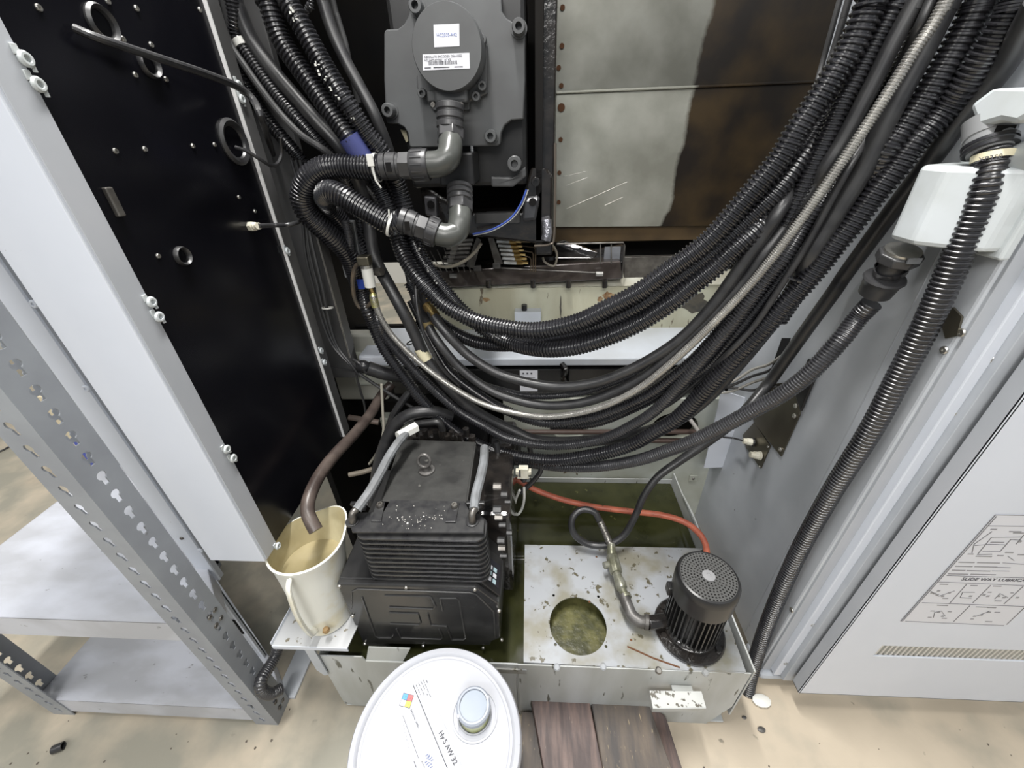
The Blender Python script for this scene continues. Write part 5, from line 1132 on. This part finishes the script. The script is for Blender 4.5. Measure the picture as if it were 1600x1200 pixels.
for an in (.55, PI+.55):
    c = sp+V((.028*math.cos(an), .028*math.sin(an), .034)); boxo('cap_tab', c+V((-.003, -.003, -.002)), c+V((.003, .003, .001)), bucket_w, t)
# printed label
L_ = lambda x, y, h=0: P(600+x/7.5, 1040+y/7.5, z=lz+h)
du = (L_(740, 1200)-L_(340, 225)).normalized(); dvv = V((0, 0, 1)).cross(du)
lab = MB().prism([L_(200, 130), L_(470, 120), L_(930, 1240), L_(420, 1240), L_(90, 370)], (0, 0, .0003)).out('paper_label', mat('label_white', (.465, .475, .51), .6, spec=.2), t, False)
MB().tube([L_(340, 225, .0005), L_(560, 760, .0005), L_(745, 1210, .0005)], .0006, 5).out('rule_line', ink, lab)
MB().tube([L_(560, 380, .0004), L_(760, 800, .0004), L_(935, 1230, .0004)], .0002, 4).out('label_edge', flange_grey, lab)
text('Hy S AW 32', .0105, L_(640, 790, .0005), L_(850, 1190)-L_(660, 790), dvv, ink, lab, bold=.00022)
text('BATCH No. 240021', .0040, L_(308, 522, .0005), L_(430, 790)-L_(315, 520), dvv, ink, lab)
sq = [L_(232, 322, .0005), L_(347, 352, .0005), L_(300, 498, .0005), L_(182, 468, .0005)]
mid = sum(sq, V())/4; e01 = (sq[0]+sq[1])/2; e12 = (sq[1]+sq[2])/2; e23 = (sq[2]+sq[3])/2; e30 = (sq[3]+sq[0])/2
ha = MB().prism([p+(p-mid).normalized()*.0006 for p in sq], (0, 0, .0001)).out('hazard_square', ink, lab, False)
for pts, mm, nm in (([sq[0], e01, mid, e30], blue_m, 'health_field'), ([e01, sq[1], e12, mid], red_m, 'fire_field'), ([mid, e12, sq[2], e23], yel_m, 'reactivity_field'), ([e30, mid, e23, sq[3]], paper, 'special_field')):
    cm = sum(pts, V())/4; MB().prism([cm+(p-cm)*.92+V((0, 0, .0002)) for p in pts], (0, 0, .0002)).out(nm, mm, lab, False)
for k_, (pts, ch_) in enumerate((([sq[0], e01, mid, e30], '1'), ([e01, sq[1], e12, mid], '1'), ([mid, e12, sq[2], e23], '0'))):
    cm = sum(pts, V())/4; text(ch_, .004, cm+V((0, -.0012, .0006)), du, dvv, ink, lab, align='CENTER')
b = MB()
for (xa, ya, xb, yb) in ((375, 228, 430, 345), (405, 205, 480, 365), (432, 185, 485, 290), (460, 168, 555, 385), (495, 175, 510, 200), (500, 330, 515, 350)):
    p = L_(xa, ya, .0005); q = L_(xb, yb, .0005); n = max(3, int((q-p).length/.0022))
    for i in range(n):
        if i % 4 == 3: continue
        b.tube([p.lerp(q, i/n), p.lerp(q, (i+.75)/n)], .00055, 4)
for (xa, ya, xb, yb) in ((222, 590, 405, 1090), (440, 1120, 480, 1200), (215, 650, 300, 1000), (350, 1120, 380, 1200)):
    p = L_(xa, ya, .0005); q = L_(xb, yb, .0005); n = int((q-p).length/.0028)
    for i in range(n):
        if xa == 215 and i % 2: continue
        b.tube([p.lerp(q, i/n), p.lerp(q, (i+.7)/n)], .0005 if xa != 215 else .0002, 4)
stuff(b.out('small_print', ink, lab, False))
lg = MB(); c0 = L_(528, 1120, .0005)
for i in range(6):
    for j in range(6):
        x = (i-2.5)/3; y = (j-2.5)/3
        if x*x+y*y < .9 and (i*3+j*5) % 4: lg.ball(c0+du*(y*.011)+dvv*(x*.0068), .0011, 6, (1, 1, .3))
lg.tube([L_(530, 1045, .0005), L_(520, 1090, .0005)], .0006, 4)
lg.out('logo_globe', mat('navy_ink', (.07, .10, .24), .5), lab)

# ------------------------------------------------------------------ planks and floor bits
def plank(px, z1, lab_, mt, z0=.0, name='wood_plank'):
    top_ = [P(x, y, z=z1) for x, y in px]; d_ = top_[1]-top_[0]
    # run towards the camera beyond the frame
    e0 = top_[3]+(top_[3]-top_[0]).normalized()*.18; e1 = top_[2]+(top_[2]-top_[1]).normalized()*.18
    b = MB().prism([top_[0], top_[1], e1, e0], (0, 0, z0-z1))
    return tag(b.out(name, mt, None, False, bev=.004), lab_, 'plank')


plank([(829, 1088), (918, 1079), (942, 1200), (850, 1205)], .085, 'reddish brown plank right of the bucket', wood_r, .045)
plank([(922, 1087), (1008, 1083), (1050, 1200), (942, 1203)], .083, 'weathered brown plank beside the reddish plank', wood_b, .045)
plank([(1010, 1093), (1040, 1118), (1066, 1200), (1040, 1203)], .052, 'narrow dark plank at the right end of the pallet', wood_r, .012)
tag(boxo('pallet_bearer', (-.035, .14, 0), (.29, .42, .0445), wood_b, None), 'dark timber bearer under the two wide planks', 'timber')
t = thing('tube_cap', 'small black tube cap lying on the floor, bottom left', 'cap', P(90, 1170, z=0))
a = P(82, 1172, z=.009); q = P(99, 1165, z=.009)
MB().lathe(a, q-a, [(.009, 0), (.0095, .002), (.0095, (q-a).length), (.0075, (q-a).length), (.0075, .004)], 20).out('cap_shell', rubber, t)
b = MB()
for i in range(90):
    x = random.uniform(-1.3, 1.2); y = random.uniform(.12, .42)
    if -.36 < x < .33: continue
    r = random.uniform(.001, .003); b.ball((x, y, r*.4), r, 6, (1, 1.2, .5))
o = stuff(b.out('floor_debris', mat('debris', (.12, .10, .08), .7))); tag(o, 'tiny chips and crumbs scattered over the concrete floor', 'debris')
for (x, y, r, lab_) in ((1190, 1095, .016, 'pale flat stone chip at the foot of the pillar'), (1190, 1140, .0065, 'small brown pebble on the floor right of the tank'), (1163, 1121, .004, 'tiny dark pebble beside the hose end')):
    tag(MB().ball(P(x, y, z=r*.4), r, 10, (1.5, 1, .45)).out('pebble', tie_white if r > .01 else iron), lab_, 'stone')
struct(MB().box((-4, 4, -.05), (4, 4.05, 3.2)).out('wall_back', mat('workshop_wall_paint', (.55, .54, .50), .7), None, False))
struct(MB().box((-4.05, -2.5, -.05), (-4, 4, 3.2)).out('wall_left', bpy.data.materials['workshop_wall_paint'], None, False))
struct(MB().box((4, -2.5, -.05), (4.05, 4, 3.2)).out('wall_right', bpy.data.materials['workshop_wall_paint'], None, False))
